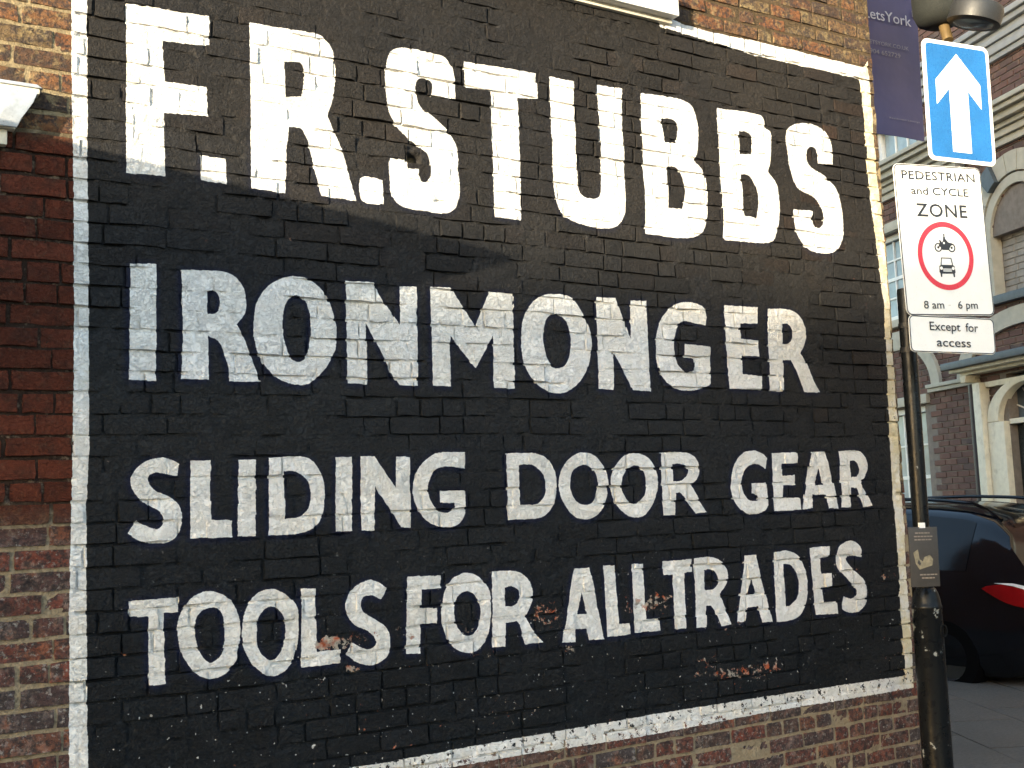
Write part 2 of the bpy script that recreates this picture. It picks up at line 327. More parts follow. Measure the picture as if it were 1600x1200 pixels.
# ------------------------------------------------------------------ wall material
def wall_material(name, mortar):
    m = NT(name); x, y, z = m.xyz()
    # brush-edge wobble
    wob = m.noise(45, 3, .6, col=True)
    v = m.n.new('ShaderNodeVectorMath'); v.operation = 'SUBTRACT'; m.l.new(wob, v.inputs[0]); v.inputs[1].default_value = (.5, .5, .5)
    v2 = m.n.new('ShaderNodeVectorMath'); v2.operation = 'SCALE'; m.l.new(v.outputs[0], v2.inputs[0]); v2.inputs[3].default_value = .009
    v3 = m.n.new('ShaderNodeVectorMath'); v3.operation = 'ADD'; m.l.new(m.geo, v3.inputs[0]); m.l.new(v2.outputs[0], v3.inputs[1])
    wx, wy, wz = m.xyz(v3.outputs[0])
    cb = m.n.new('ShaderNodeCombineXYZ'); m._in(cb, 0, m.ramp(wx, PX0, PX1)); m._in(cb, 1, m.ramp(wz, PZ0, PZ1))
    for nd in m.n:
        if nd.bl_idname == 'ShaderNodeMapRange': nd.clamp = False
    im = m.n.new('ShaderNodeTexImage'); im.image = PIMG; im.extension = 'CLIP'; m.l.new(cb.outputs[0], im.inputs[0])
    sp = m.n.new('ShaderNodeSeparateColor'); m.l.new(im.outputs[0], sp.inputs[0])
    wht, pan, hal = sp.outputs
    front = m.ramp(y, .03, .05, 1, 0)     # paint stays on the street side
    # per brick value
    oi = m.n.new('ShaderNodeObjectInfo').outputs['Random']
    at = m.n.new('ShaderNodeAttribute'); at.attribute_name = 'tint'; at.attribute_type = 'GEOMETRY'
    r1 = m.math('FRACT', m.add(oi, at.outputs['Fac']))
    r2 = m.math('FRACT', m.mul(r1, 7.31))
    n_big = m.noise(1.3, 3); n_mid = m.noise(14, 5, .65); n_fine = m.noise(90, 4, .7); n_sp = m.noise(38, 5, .75)
    midz = m.mul(m.mul(m.ramp(z, 1.58, 1.70), m.ramp(z, 3.0, 2.93)), m.ramp(x, .93, .90))   # plain red courses, left; lit/shaded difference above them is put into the colour
    lowz = m.ramp(z, 1.70, 1.58)
    if not mortar:
        weath = m.cramp(r1, [(0, (.090, .060, .058)), (.25, (.17, .058, .042)), (.42, (.080, .066, .066)), (.6, (.20, .062, .042)), (.8, (.115, .072, .060)), (.92, (.15, .08, .06)), (1, (.28, .085, .040))])
        top = m.cramp(r1, [(0, (.13, .085, .045)), (.3, (.19, .13, .07)), (.5, (.20, .085, .04)), (.7, (.075, .055, .042)), (.85, (.15, .09, .05)), (1, (.24, .11, .05))])
        raw = m.mix(lowz, top, weath)
        raw = m.mix(m.ramp(n_mid, .50, .62, 0, .75), raw, m.mix(lowz, (.30, .23, .12), (.26, .21, .18)))
        raw = m.mix(m.mul(lowz, m.ramp(m.noise(7, 5, .7), .54, .62, 0, .7)), raw, (.26, .085, .04))
        raw = m.mix(m.ramp(m.noise(11, 5, .75), .52, .60, 0, .75), raw, (.045, .038, .038))
        raw = m.mix(m.ramp(n_sp, .47, .57, 0, .88), raw, (.050, .040, .038))
        raw = m.mix(m.mul(lowz, m.ramp(m.noise(48, 5, .75), .56, .63, 0, .8)), raw, (.34, .31, .28))
        red = m.mix(r2, (.115, .030, .016), (.175, .048, .026))
        red = m.mix(m.ramp(n_mid, .48, .62, 0, .6), red, (.055, .025, .018))
        red = m.mix(m.ramp(n_sp, .54, .66, 0, .5), red, (.16, .085, .05))
        red = m.mix(m.ramp(n_fine, .60, .72, 0, .5), red, (.20, .12, .08))
        raw = m.mix(midz, raw, red)
        raw = m.mix(m.ramp(n_fine, .3, .7, .25, 0), raw, (.02, .015, .012))
    else:
        buff = m.mix(n_mid, (.20, .155, .09), (.34, .27, .16))
        dark = m.mix(m.ramp(n_mid, .56, .66), (.045, .028, .02), (.26, .2, .14))
        buff = m.mix(m.mul(m.ramp(x, 3.5, 3.7), m.ramp(z, 3.7, 3.9)), buff, (.085, .06, .035))
        raw = m.mix(midz, m.mix(lowz, buff, m.mix(.25, buff, (.36, .30, .24))), dark)
        raw = m.mix(m.ramp(n_sp, .55, .68, 0, .6), raw, (.07, .055, .04))
    raw = m.mix(m.mul(midz, 1.0), raw, m.mix(1.0, raw, (.72, .70, .70), 'MULTIPLY'))
    # black coat
    blk = m.mix(m.ramp(n_big, .35, .65), (.015, .0155, .017), (.024, .0225, .021))
    blk = m.mix(m.mul(m.ramp(m.noise(3.2, 6, .7), .46, .62), m.ramp(z, 1.7, 1.0)), blk, (.006, .0065, .007))
    blk = m.mix(m.mul(m.ramp(m.noise(5, 5, .7), .5, .64), m.ramp(z, 1.5, .9, 0, .7)), blk, (.009, .015, .017))
    blk = m.mix(m.ramp(n_sp, .58, .70, 0, .45), blk, (.065, .05, .036))
    blk = m.mix(m.mul(m.ramp(r1, .80, .95), m.mul(m.ramp(x, 3.9, 4.7, .10, .5), m.ramp(z, 1.2, 2.6, .2, 1))), blk, (.045, .026, .017))
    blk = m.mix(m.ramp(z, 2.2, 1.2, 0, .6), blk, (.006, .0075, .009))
    blk = m.mix(m.ramp(r2, 0, 1, 0, .35), blk, (.007, .0075, .008))
    blk = m.mix(m.ramp(m.noise(55, 5, .8), .55, .68, 0, .4), blk, (.045, .04, .035))
    blk = m.mix(m.mul(m.mul(hal, .75), m.ramp(z, 3.1, 2.6, .15, 1)), blk, (.005, .008, .026))
    blk = m.mix(1.0, blk, m.mix(m.ramp(z, 2.0, 3.2), (.86, 1.0, 1.16), (1.06, 1.0, .94)), 'MULTIPLY')  # warm sun tint high, cool shade tint low, put into the black
    # white coat
    wh = m.mix(m.ramp(n_mid, .35, .65), (.80, .79, .76), (.87, .86, .84))
    wh = m.mix(m.ramp(m.noise(2.2, 4), .42, .62, 0, .35), wh, (.70, .66, .56))
    wh = m.mix(m.ramp(m.noise(30, 6, .8, dist=.6), .60, .70, 0, .5), wh, (.42, .40, .38))
    rid = m.math('ABSOLUTE', m.math('SUBTRACT', m.noise(34, 5, .65, dist=1.0), .5))
    wh = m.mix(m.mul(m.ramp(rid, .0, .022, .34, 0), m.ramp(m.noise(6, 3), .42, .58)), wh, (.38, .36, .33))  # grey in the wrinkles: relief shading put into the white
    wh = m.mix(m.ramp(m.noise(75, 5, .75), .54, .68, 0, .5), wh, (.42, .39, .33))
    wh = m.mix(m.ramp(r1, 0, 1, .12, 0), wh, (.50, .50, .49))
    wh = m.mix(m.mul(m.ramp(x, 4.96, 5.0), m.ramp(m.noise(9, 5, .7), .40, .55, .15, .65)), wh, (.62, .50, .22))
    # wear: flakes lost from the coats, more of them low down and along certain courses
    band = m.math('MAXIMUM', m.ramp(m.math('ABSOLUTE', m.math('SUBTRACT', z, m.add(1.13, m.mul(m.noise(.9, 2), .10)))), .0, .055, 1, 0),
                  m.ramp(m.math('ABSOLUTE', m.math('SUBTRACT', z, .80)), .0, .16, .5, 0))
    lowwear = m.ramp(z, 1.35, .55, 0, .05)
    patch = m.ramp(m.noise(1.7, 3), .45, .62)
    thr = m.math('SUBTRACT', .74, m.add(m.mul(im.outputs['Alpha'], .62), m.add(m.mul(m.mul(band, patch), .15), lowwear)))
    chipn = m.noise(34, 5, .72, dist=.4)
    chip = m.math('GREATER_THAN', chipn, thr)
    edgew = m.mul(m.ramp(z, .72, .70), m.math('GREATER_THAN', m.noise(28, 5, .75), .57))
    topw = m.mul(m.ramp(z, 2.9, 3.3), m.math('GREATER_THAN', m.noise(60, 5, .75, dist=.5), .675))
    topw = m.mul(topw, m.ramp(m.noise(2.1, 2), .45, .6))
    chipcol = m.mix(m.ramp(m.noise(20, 3), .42, .58), (.36, .085, .035), (.38, .33, .27))
    white_on = m.math('GREATER_THAN', wht, .5); pan_on = m.math('GREATER_THAN', pan, .5)
    keepw = m.mul(m.math('SUBTRACT', 1, m.mul(chip, .85)), m.math('SUBTRACT', 1, edgew))
    # specks of white spilt on the black
    spk = m.mul(m.ramp(z, 1.6, .8), m.math('GREATER_THAN', m.noise(60, 2, .5), .715))
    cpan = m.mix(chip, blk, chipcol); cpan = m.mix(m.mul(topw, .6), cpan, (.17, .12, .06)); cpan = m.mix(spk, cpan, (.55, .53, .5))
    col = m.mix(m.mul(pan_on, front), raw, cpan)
    wh = m.mix(m.mul(topw, .7), wh, (.45, .36, .18))
    col = m.mix(m.mul(m.mul(white_on, front), keepw), col, wh)
    painted = m.mul(m.math('MAXIMUM', white_on, pan_on), front)
    # relief
    lump = m.noise(22, 4, .55, dist=.3); fine = m.noise(120, 5, .7)
    nr = m.bump(lump, .006, .9)
    ridge = m.math('ABSOLUTE', m.math('SUBTRACT', m.noise(34, 5, .65, dist=1.0), .5))
    nr = m.bump(m.ramp(ridge, 0, .05), .0025, .9, nr)
    nr = m.bump(m.noise(62, 5, .7, dist=.4), .009, .9, nr)
    nr = m.bump(fine, .003, .8, nr)
    nr = m.bump(painted, .0012, .5, nr)
    rough = m.mix(painted, .92, m.ramp(n_mid, .35, .65, .42, .62))
    return m.out(col, rough, nr, spec=.14)
MAT_BR = wall_material('wall_brick', False); MAT_MO = wall_material('wall_mortar', True)

# ------------------------------------------------------------------ the painted building
bld = empty('brick_building', (5.11, 0, 0))
tag(bld, 'old brick building with a black painted wall lettered in white for an ironmonger, two bricks of red wall left bare at its left edge', 'building')
bld['label'] = 'old brick building whose flank wall is painted black with large white ironmonger lettering'
OFF = Vector((-5.11, 0, 0))
XL, XR = -1.7, 5.112
HX, HZ = 2.235, 3.055           # the socket hole beside the letter S
def brick_shape(w, h, seed):     # brick face in x,z centred at the origin; y = 0 is the face, +y into the wall
    q = np.random.default_rng(seed)
    a = .0035 / w; c_ = .0035 / h
    U = [-.5, -.5 + a, -.36, -.05, .2, .5 - a, .5] if w > .15 else [-.5, -.5 + a, -.2, .2, .5 - a, .5]; V = [-.5, -.5 + c_, -.15, .2, .5 - c_, .5]
    v = []; f = []
    tilt = q.normal(0, .0011, 2)
    for j, vv in enumerate(V):
        for i, uu in enumerate(U):
            ex = min(i, len(U) - 1 - i); ez = min(j, len(V) - 1 - j); k = min(ex, ez)
            dep = .024 if k == 0 else q.normal(0, .0009)
            if k == 1: dep += abs(q.normal(0, .0009))
            if ex == 1 and ez == 1 and q.random() < .35: dep += abs(q.normal(0, .004))
            jx = q.normal(0, .0016) if k <= 1 else q.normal(0, .006); jz = q.normal(0, .0015) if k <= 1 else q.normal(0, .004)
            v.append((uu * w + jx, dep + tilt[0] * uu * 2 + tilt[1] * vv * 2, vv * h + jz))
    n = len(U)
    for j in range(len(V) - 1):
        for i in range(n - 1): f.append((j * n + i, j * n + i + 1, (j + 1) * n + i + 1, (j + 1) * n + i))
    return v, f
def crease(me, deg=32):
    bm = bmesh.new(); bm.from_mesh(me)
    for e_ in bm.edges: e_.smooth = not (len(e_.link_faces) == 2 and e_.calc_face_angle(0) > R(deg))
    bm.to_mesh(me); bm.free(); return me
NV = 18
VAR = {'stretcher': [brick_shape(.214, .0655, 100 + k) for k in range(NV)], 'header': [brick_shape(.102, .0655, 300 + k) for k in range(NV)]}
VME = {}
for kk, lst in VAR.items():
    for i, (v, f) in enumerate(lst): VME[kk, i] = crease(mesh_from('brick', v, f, True, MAT_BR))
SIZE = {'stretcher': .214, 'header': .102}
def wave(x, zz): return .0035 * math.sin(1.9 * x + zz * 1.3) + .0022 * math.sin(4.7 * x - 2.1 * zz)
specs = []
for k in range(1, 70):
    z = k * .075 + .008 + random.gauss(0, .0008)
    if z > 5.0: break
    header_course = (k % 5 == 2)
    x = XR - (0 if k % 2 else .0)
    first = True
    while x > XL:
        if first: ln = .102 if k % 2 else .214
        elif header_course: ln = .102 if random.random() < .8 else .214
        else: ln = .214 * random.uniform(.95, 1.04) if random.random() < .80 else .102 * random.uniform(.9, 1.1)
        first = False
        if x - ln < XL: ln = max(.03, x - XL)
        kind = 'stretcher' if ln > .155 else 'header'
        xc = x - ln / 2
        barez = xc < .88 or z < .60 or (z > 3.93 and xc > 3.6)
        gap = random.uniform(.006, .011) if barez else random.uniform(.001, .006)
        hgt = random.uniform(.0640, .0675) if barez else random.uniform(.0690, .0742)
        if xc < .88 and 1.62 < z < 2.96: hgt = random.uniform(.068, .071)
        dy = random.gauss(0, .0021)
        if x > HX - .02 and x - ln < HX + .045 and abs(z - HZ) < .036:
            if x - ln < HX - .03:
                ln2 = HX - .03 - (x - ln); specs.append(('header', ln2 / .102, hgt / .0655, x - ln + ln2 / 2, dy, z + wave(xc, z)))
            if x > HX + .035:
                ln2 = x - HX - .03; specs.append(('header', ln2 / .102, hgt / .0655, x - ln2 / 2, dy, z + wave(xc, z)))
        else:
            specs.append((kind, ln / SIZE[kind], hgt / .0655, xc, dy, z + wave(xc, z)))
        x -= ln + gap
def area(sp):
    kind, sx, sz, xc, dy, zc = sp; w = SIZE[kind] * sx / 2; h = .033
    P = [proj((xc + a_, 0, zc + b_))[:2] for a_, b_ in ((-w, -h), (w, -h), (w, h), (-w, h))]
    P = [(min(1600, max(0, p[0])), min(1200, max(0, p[1]))) for p in P]
    return abs(sum(P[i][0] * P[(i + 1) % 4][1] - P[(i + 1) % 4][0] * P[i][1] for i in range(4))) / 2
order = sorted(range(len(specs)), key=lambda i: -area(specs[i]))
solo = set(order[:300])
SV = []; SF = []; ST = []
for i, (kind, sx, sz, xc, dy, zc) in enumerate(specs):
    vi = random.randrange(NV); flip = random.random() < .5
    rz = random.gauss(0, .004)
    if i in solo:
        o = link('brick', VME[kind, vi], bld)
        o.location = Vector((xc, dy, zc)) + OFF; o.scale = (sx, 1, sz); o.rotation_euler = (0, math.pi * flip + rz, 0)
    else:
        v, f = VAR[kind][vi]; n = len(SV); s_ = -1 if flip else 1
        SV += [(s_ * p[0] * sx + xc - 5.11, p[1] + dy, s_ * p[2] * sz + zc) for p in v]; SF += [tuple(q + n for q in g_) for g_ in f]
        ST += [random.random()] * len(v)
me = crease(mesh_from('bricks', SV, SF, True, MAT_BR))
at_ = me.attributes.new('tint', 'FLOAT', 'POINT'); at_.data.foreach_set('value', ST)
tag(link('bricks', me, bld), kind='stuff')
# mortar bed: one uneven sheet, flush in places and raked out in others
gx = np.arange(-1.72, XR + .001, .011); gz = np.arange(-.02, 5.05, .0107)
XX, ZZ = np.meshgrid(gx, gz)
def vnoise(X, Z, s, seed):
    q = np.random.default_rng(seed); T = q.random((64, 64)); u = X * s + 100; w = Z * s + 100
    i = np.floor(u).astype(int); j = np.floor(w).astype(int); fu = u - i; fw = w - j; fu = fu * fu * (3 - 2 * fu); fw = fw * fw * (3 - 2 * fw)
    t = lambda p, r_: T[p % 64, r_ % 64]
    return (t(i, j) * (1 - fu) + t(i + 1, j) * fu) * (1 - fw) + (t(i, j + 1) * (1 - fu) + t(i + 1, j + 1) * fu) * fw
nn = .5 * vnoise(XX, ZZ, 5, 1) + .3 * vnoise(XX, ZZ, 17, 2) + .2 * vnoise(XX, ZZ, 45, 3)
dep = .0005 + np.clip((nn - .40) * .055, 0, .013)
bare = (XX < .9) | (ZZ > 3.94) & (XX > 3.6) | (ZZ < .62)
dep = np.where(bare, .0015 + nn * .005, dep)
mid = (XX < .9) & (ZZ < 2.95) & (ZZ > 1.62)
dep = np.where(mid, .004 + nn * .007, dep)
hole = np.exp(-(((XX - HX) / .027) ** 2) ** 2 - (((ZZ - HZ) / .026) ** 2) ** 2)
dep = dep + .05 * hole + rng.normal(0, .0006, dep.shape)
nx, nz = len(gx), len(gz)
V = np.stack([XX.ravel() - 5.11, dep.ravel(), ZZ.ravel()], 1)
idx = np.arange(nx * nz).reshape(nz, nx)
F_ = np.stack([idx[:-1, :-1].ravel(), idx[:-1, 1:].ravel(), idx[1:, 1:].ravel(), idx[1:, :-1].ravel()], 1)
me = bpy.data.meshes.new('mortar_bed'); me.vertices.add(len(V)); me.vertices.foreach_set('co', V.ravel())
me.loops.add(F_.size); me.loops.foreach_set('vertex_index', F_.ravel()); me.polygons.add(len(F_))
me.polygons.foreach_set('loop_start', np.arange(0, F_.size, 4)); me.polygons.foreach_set('loop_total', np.full(len(F_), 4))
me.update(calc_edges=True); me.polygons.foreach_set('use_smooth', [True] * len(F_)); me.materials.append(MAT_MO)
tag(link('mortar_bed', me, bld), kind='stuff')

# plain brick pattern for walls nobody can see from the street corner
def patterned(name, c1_, c2_, mo):
    m = NT(name); x, y, z = m.xyz()
    cb = m.n.new('ShaderNodeCombineXYZ'); m._in(cb, 0, m.add(x, y)); m._in(cb, 1, z)
    b = m.n.new('ShaderNodeTexBrick'); m.l.new(cb.outputs[0], b.inputs['Vector']); b.inputs['Color1'].default_value = (*c1_, 1); b.inputs['Color2'].default_value = (*c2_, 1); b.inputs['Mortar'].default_value = (*mo, 1)
    b.inputs['Scale'].default_value = 1; b.inputs['Mortar Size'].default_value = .005; b.inputs['Brick Width'].default_value = .225; b.inputs['Row Height'].default_value = .075
    c_ = m.mix(m.ramp(m.noise(20, 5), .4, .7, 0, .4), b.outputs[0], (.06, .04, .03))
    return m.out(c_, .9, m.bump(b.outputs['Fac'], -.006))
M_PAT = patterned('side_brick', (.20, .06, .035), (.13, .06, .045), (.3, .24, .16))
MB().box((-6.8, .055, 0), (-.004, 7.0, 8.4)).build('side_wall', M_PAT, bld)
MB().box((-6.8, .02, 5.03), (0, .054, 8.4)).build('upper_wall', M_PAT, bld)
M_CREAM = simple('cream_paint', (.72, .67, .54), .55, dirt=(.4, .34, .25), var=.12)
M_WHITE = simple('white_gloss', (.80, .80, .77), .4, dirt=(.52, .5, .45), var=.08)
M_LEAD = simple('weathered_lead', (.50, .51, .52), .38, .35, dirt=(.7, .7, .68), scale=22, var=.3)
s = MB(); s.box((2.0 - 5.11, -.068, 3.935), (3.667 - 5.11, .03, 4.06)); s.build('window_sill', M_WHITE, bld, bevel=.004)
s = MB(); s.box((2.0 - 5.11, -.022, 3.912), (3.66 - 5.11, .02, 3.9345)); s.build('sill_fillet', M_CREAM, bld, bevel=.004)
# moulded end of the shopfront cornice at the left
cor = MB()
for (x1, yy, z0, z1) in ((.775, -.046, 3.085, 3.105), (.748, -.041, 3.045, 3.084), (.722, -.036, 2.995, 3.044), (.70, -.031, 2.955, 2.994), (.675, -.026, 2.90, 2.954), (.65, -.021, 2.84, 2.899)):
    cor.box((-2.4 - 5.11, yy, z0), (x1 - 5.11, .02, z1))
cor.build('cornice', M_CREAM, bld, bevel=.005)
lead = MB(); lead.prism([(-2.4 - 5.11, 3.106), (.785 - 5.11, 3.106), (.765 - 5.11, 3.118), (-2.4 - 5.11, 3.125)], -.050, .02); lead.build('cornice_flashing', M_LEAD, bld, bevel=.003)
sc_ = MB(); pts = [(.765, 3.085), (.752, 3.05), (.728, 3.01), (.715, 2.99), (.70, 2.955), (.60, 2.955), (.60, 3.085)]
sc_.prism([(p[0] - 5.11, p[1]) for p in pts], -.058, -.048); sc_.build('cornice_scroll', M_LEAD, bld, bevel=.004)

# unseen wedge added at the left, shaped to shade a band of the lettering
blocker = empty('shade_wedge', (-.3, 0, 0)); tag(blocker, 'unseen wedge added left of the painted wall to shape the band of shade', 'shade blocker')
q = MB(); T0 = 3.105
v = []
for xx in (-.75, 0): v += [(xx, -.01, T0), (xx, -.01, T0 - 1.25), (xx, -1.34, T0 - .03), (xx, -1.34, T0)]
q.add(v, [(0, 1, 2, 3), (7, 6, 5, 4), (0, 4, 5, 1), (1, 5, 6, 2), (2, 6, 7, 3), (3, 7, 4, 0)]); q.build('wedge_body', M_CREAM, blocker)

# street behind the camera: the terrace that keeps the lower wall out of the sun
ter = empty('terrace_building', (-47, -21.5, 0)); tag(ter, 'long terrace across the street that shades the lower half of the painted wall', 'building')
TH = 9.02
MB().box((-30, -9, 0), (30, 0, TH)).build('front_wall', M_PAT, ter)
rf = MB(); v = [(-30.3, -9.3, TH + .002), (30.3, -9.3, TH + .002), (30.3, .25, TH + .002), (-30.3, .25, TH + .002), (-30.3, -4.5, TH + .6), (30.3, -4.5, TH + .6)]
rf.add(v, [(0, 1, 5, 4), (2, 3, 4, 5), (0, 4, 3), (1, 2, 5), (0, 3, 2, 1)]); rf.build('roof', simple('slate', (.09, .09, .10), .6), ter)
M_GLASS = simple('window_glass', (.10, .13, .16), .08, var=.3, scale=2, bump=.0001)
for k in range(14):
    for zz in (1.2, 4.6):
        w = MB(); w.box((-27 + k * 4, .001, zz), (-25.8 + k * 4, .06, zz + 2)); wo = w.build('window', M_WHITE, ter)
        MB().box((-26.9 + k * 4, .061, zz + .1), (-25.9 + k * 4, .065, zz + 1.9)).build('pane', M_GLASS, wo)

opp = empty('added_terrace', (12, -27, 0)); tag(opp, 'unseen plain brick terrace added to darken what the parked car reflects', 'building')  # unseen row, added to darken the reflections in the car
MB().box((-13, -8, 0), (20, 0, 7.0)).build('front_wall', M_PAT, opp)
v = [(-13.3, -8.3, 7.002), (20.3, -8.3, 7.002), (20.3, .25, 7.002), (-13.3, .25, 7.002), (-13.3, -4, 9), (20.3, -4, 9)]
rf = MB(); rf.add(v, [(0, 1, 5, 4), (2, 3, 4, 5), (0, 4, 3), (1, 2, 5), (0, 3, 2, 1)]); rf.build('roof', bpy.data.materials['slate'], opp)
for k in range(8):
    for zz in (1.1, 4.2):
        wo = MB().box((-11.5 + k * 4, .001, zz), (-10.4 + k * 4, .06, zz + 1.8)).build('window', M_WHITE, opp)
        MB().box((-11.4 + k * 4, .061, zz + .1), (-10.5 + k * 4, .065, zz + 1.7)).build('pane', M_GLASS, wo)

# ------------------------------------------------------------------ ground
def ground_mat(name, ca, cb_, rough=.85, sc=30):
    m = NT(name); n1 = m.noise(sc, 5, .7); n2 = m.noise(sc * 8, 3); n3 = m.noise(.8, 4)
    c_ = m.mix(m.ramp(n1, .35, .7), ca, cb_); c_ = m.mix(m.ramp(n3, .4, .65, 0, .5), c_, tuple(k * .6 for k in ca))
    return m.out(c_, rough, m.bump(n2, .003))
M_ASPH = ground_mat('asphalt', (.028, .029, .031), (.055, .055, .057)); M_SLAB = ground_mat('stone_slab', (.060, .050, .042), (.120, .104, .088), .9, 40)
g_ = MB(); g_.box((-300, -300, -.5), (300, 300, -.125)); tag(g_.build('road', M_ASPH), kind='structure')
pv = empty('pavement', (7, 1, 0)); tag(pv, kind='structure')
# pavement slabs laid on a bed; grid turned to run with the kerb
PA = R(60); pd = np.array([math.cos(PA), math.sin(PA)]); pn = np.array([math.sin(PA), -math.cos(PA)])
bed = MB(); bed.box((-12, -6, -.124), (1.6, 12, -.012)); bo = bed.build('bed', ground_mat('joint_sand', (.05, .045, .04), (.08, .075, .065)), pv); bo.rotation_euler = (0, 0, PA - math.pi / 2)
slab_me = []
for k in range(6):
    b_ = MB(); b_.box((-.296, -.446, -.011), (.296, .446, .0 + k * .0006)); bo = b_.build('slab', M_SLAB, pv, bevel=.006); slab_me.append(bo.data); bpy.data.objects.remove(bo)
for i in range(-9, 3):
    for j in range(-5, 12):
        o = link('slab', random.choice(slab_me), pv)
        lx, ly = .6 * i + .1, .9 * j + (.45 if i % 2 else 0)
        th = PA - math.pi / 2
        o.location = (lx * math.cos(th) - ly * math.sin(th), lx * math.sin(th) + ly * math.cos(th), random.gauss(0, .0015)); o.rotation_euler = (random.gauss(0, .002), random.gauss(0, .002), th)
kb = ground_mat('kerb_stone', (.20, .17, .12), (.30, .26, .19), .8, 15)
for j in range(-5, 12):
    b_ = MB(); b_.box((1.615, .9 * j - .445, -.3), (1.76, .9 * j + .445, .004)); ko = b_.build('kerb_stone', kb, pv, bevel=.01); ko.rotation_euler = (0, 0, PA - math.pi / 2)
yl = MB(); yl.box((1.98, -5, -.1245), (2.06, 11, -.121)); yo = yl.build('yellow_line', ground_mat('line_paint', (.5, .36, .06), (.6, .45, .12)), pv); yo.rotation_euler = (0, 0, PA - math.pi / 2)

# ------------------------------------------------------------------ building across the side street
FA = R(72); O = at_depth(1560, 777, 13.3)
fac = empty('terraced_house', (O[0], O[1], 0), (0, 0, FA))
tag(fac, 'red brick house across the side street with cream cornices, arched windows and a hooded doorway', 'house')
def fs(px, py):     # facade plane coordinates of a picture point
    dd = np.array([math.cos(FA), math.sin(FA), 0]); nn_ = np.array([-math.sin(FA), math.cos(FA), 0]); r = ray(px, py); t = ((O - CPOS) @ nn_) / (r @ nn_); Q = CPOS + r * t
    return (Q - O) @ dd, Q[2]
M_FBR = NT('house_brick')
oi = M_FBR.n.new('ShaderNodeObjectInfo').outputs['Random']; at2 = M_FBR.n.new('ShaderNodeAttribute'); at2.attribute_name = 'tint'
rr = M_FBR.math('FRACT', M_FBR.add(oi, at2.outputs['Fac']))
cc = M_FBR.cramp(rr, [(0, (.085, .050, .044)), (.4, (.115, .062, .052)), (.75, (.145, .074, .056)), (1, (.080, .056, .052))])
cc = M_FBR.mix(M_FBR.ramp(M_FBR.noise(9, 4), .5, .7, 0, .5), cc, (.22, .15, .11))
M_FBR = M_FBR.out(cc, .9, M_FBR.bump(M_FBR.noise(60, 4), .003))
M_FMO = simple('house_mortar', (.20, .17, .145), .9)
M_STONE = simple('pale_stone', (.46, .43, .35), .75, var=.15, scale=9, dirt=(.40, .38, .33))
M_GREYST = simple('grey_painted_stone', (.34, .34, .33), .7, var=.12, scale=9)
M_DARKTRIM = simple('dark_slate_trim', (.07, .09, .11), .5)
M_GREYBR = simple('grey_brick', (.30, .28, .25), .9, var=.25, scale=9)
M_DOOR = simple('door_paint', (.02, .028, .03), .3)
M_SASH = simple('sash_glass', (.30, .38, .42), .12, var=.3, scale=3, bump=.0001)
holes = [(1.27, 2.25, .95, 2.72), (1.50, 2.45, 3.86, 5.00), (1.02, 1.95, 5.93, 7.6), (-1.12, -.30, .0, 2.92), (-1.22, -.28, 3.80, 4.48), (-4.2, -3.2, 3.86, 5.2), (-4.2, -3.2, .95, 2.72)]
def in_hole(s0, s1, h0, h1):
    return any(s1 > a_ and s0 < b_ and h1 > c_ and h0 < d_ for a_, b_, c_, d_ in holes)
def in_niche(s0, h0): return h0 > 4.4 and ((s0 + .75) ** 2 + (h0 - 4.46) ** 2) < .50 ** 2
xs = sorted({-9., 7.} | {k for hh in holes for k in hh[:2]}); zs = sorted({0., 10.} | {k for hh in holes for k in hh[2:]})
w = MB()
for i in range(len(xs) - 1):
    for j in range(len(zs) - 1):
        cx_, cz_ = (xs[i] + xs[i + 1]) / 2, (zs[j] + zs[j + 1]) / 2
        if not any(a_ < cx_ < b_ and c_ < cz_ < d_ for a_, b_, c_, d_ in holes):
            w.add([(xs[i], -.008, zs[j]), (xs[i + 1], -.008, zs[j]), (xs[i + 1], -.008, zs[j + 1]), (xs[i], -.008, zs[j + 1])], [(0, 1, 2, 3)])
for a_, b_, c_, d_ in holes:
    w.add([(a_, -.008, c_), (b_, -.008, c_), (b_, -.008, d_), (a_, -.008, d_), (a_, -.16, c_), (b_, -.16, c_), (b_, -.16, d_), (a_, -.16, d_)], [(0, 1, 5, 4), (1, 2, 6, 5), (2, 3, 7, 6), (3, 0, 4, 7)])
w.build('wall', M_FMO, fac)
MB().box((-9, -7, 0), (7, -.3, 10)).build('house_body', M_PAT, fac)
MB().box((-9.3, -7.3, 10.001), (7.3, .3, 10.2)).build('roof', M_DARKTRIM, fac)
fb = []
for k in range(1, 102):
    zc = k * .075 - .03
    x = -3.0 + (.11 if k % 2 else 0)
    while x < 3.2:
        ln = .215
        if not in_hole(x - .02, x + ln + .02, zc - .033, zc + .033) and not in_niche(x + .1, zc): fb.append((x + ln / 2, zc))
        x += ln + .01
def brk(cx_, cz_, wd=.215, hg=.066, dp=.012):
    j = lambda: random.gauss(0, .0015)
    x0, x1, z0, z1 = cx_ - wd / 2 + j(), cx_ + wd / 2 + j(), cz_ - hg / 2 + j(), cz_ + hg / 2 + j()
    return [(x0, -.008, z0), (x1, -.008, z0), (x1, -.008, z1), (x0, -.008, z1), (x0 + .004, dp - .008, z0 + .004), (x1 - .004, dp - .008, z0 + .004), (x1 - .004, dp - .008, z1 - .004), (x0 + .004, dp - .008, z1 - .004)]
BF = [(4, 7, 6, 5), (0, 4, 5, 1), (1, 5, 6, 2), (2, 6, 7, 3), (3, 7, 4, 0)]
fbm = [mesh_from('brick', brk(0, 0), BF, False, M_FBR) for _ in range(10)]
th = R(72)
def facpx(sx_, hz): return proj((O[0] + sx_ * math.cos(th), O[1] + sx_ * math.sin(th), hz))[:2]
vis = []
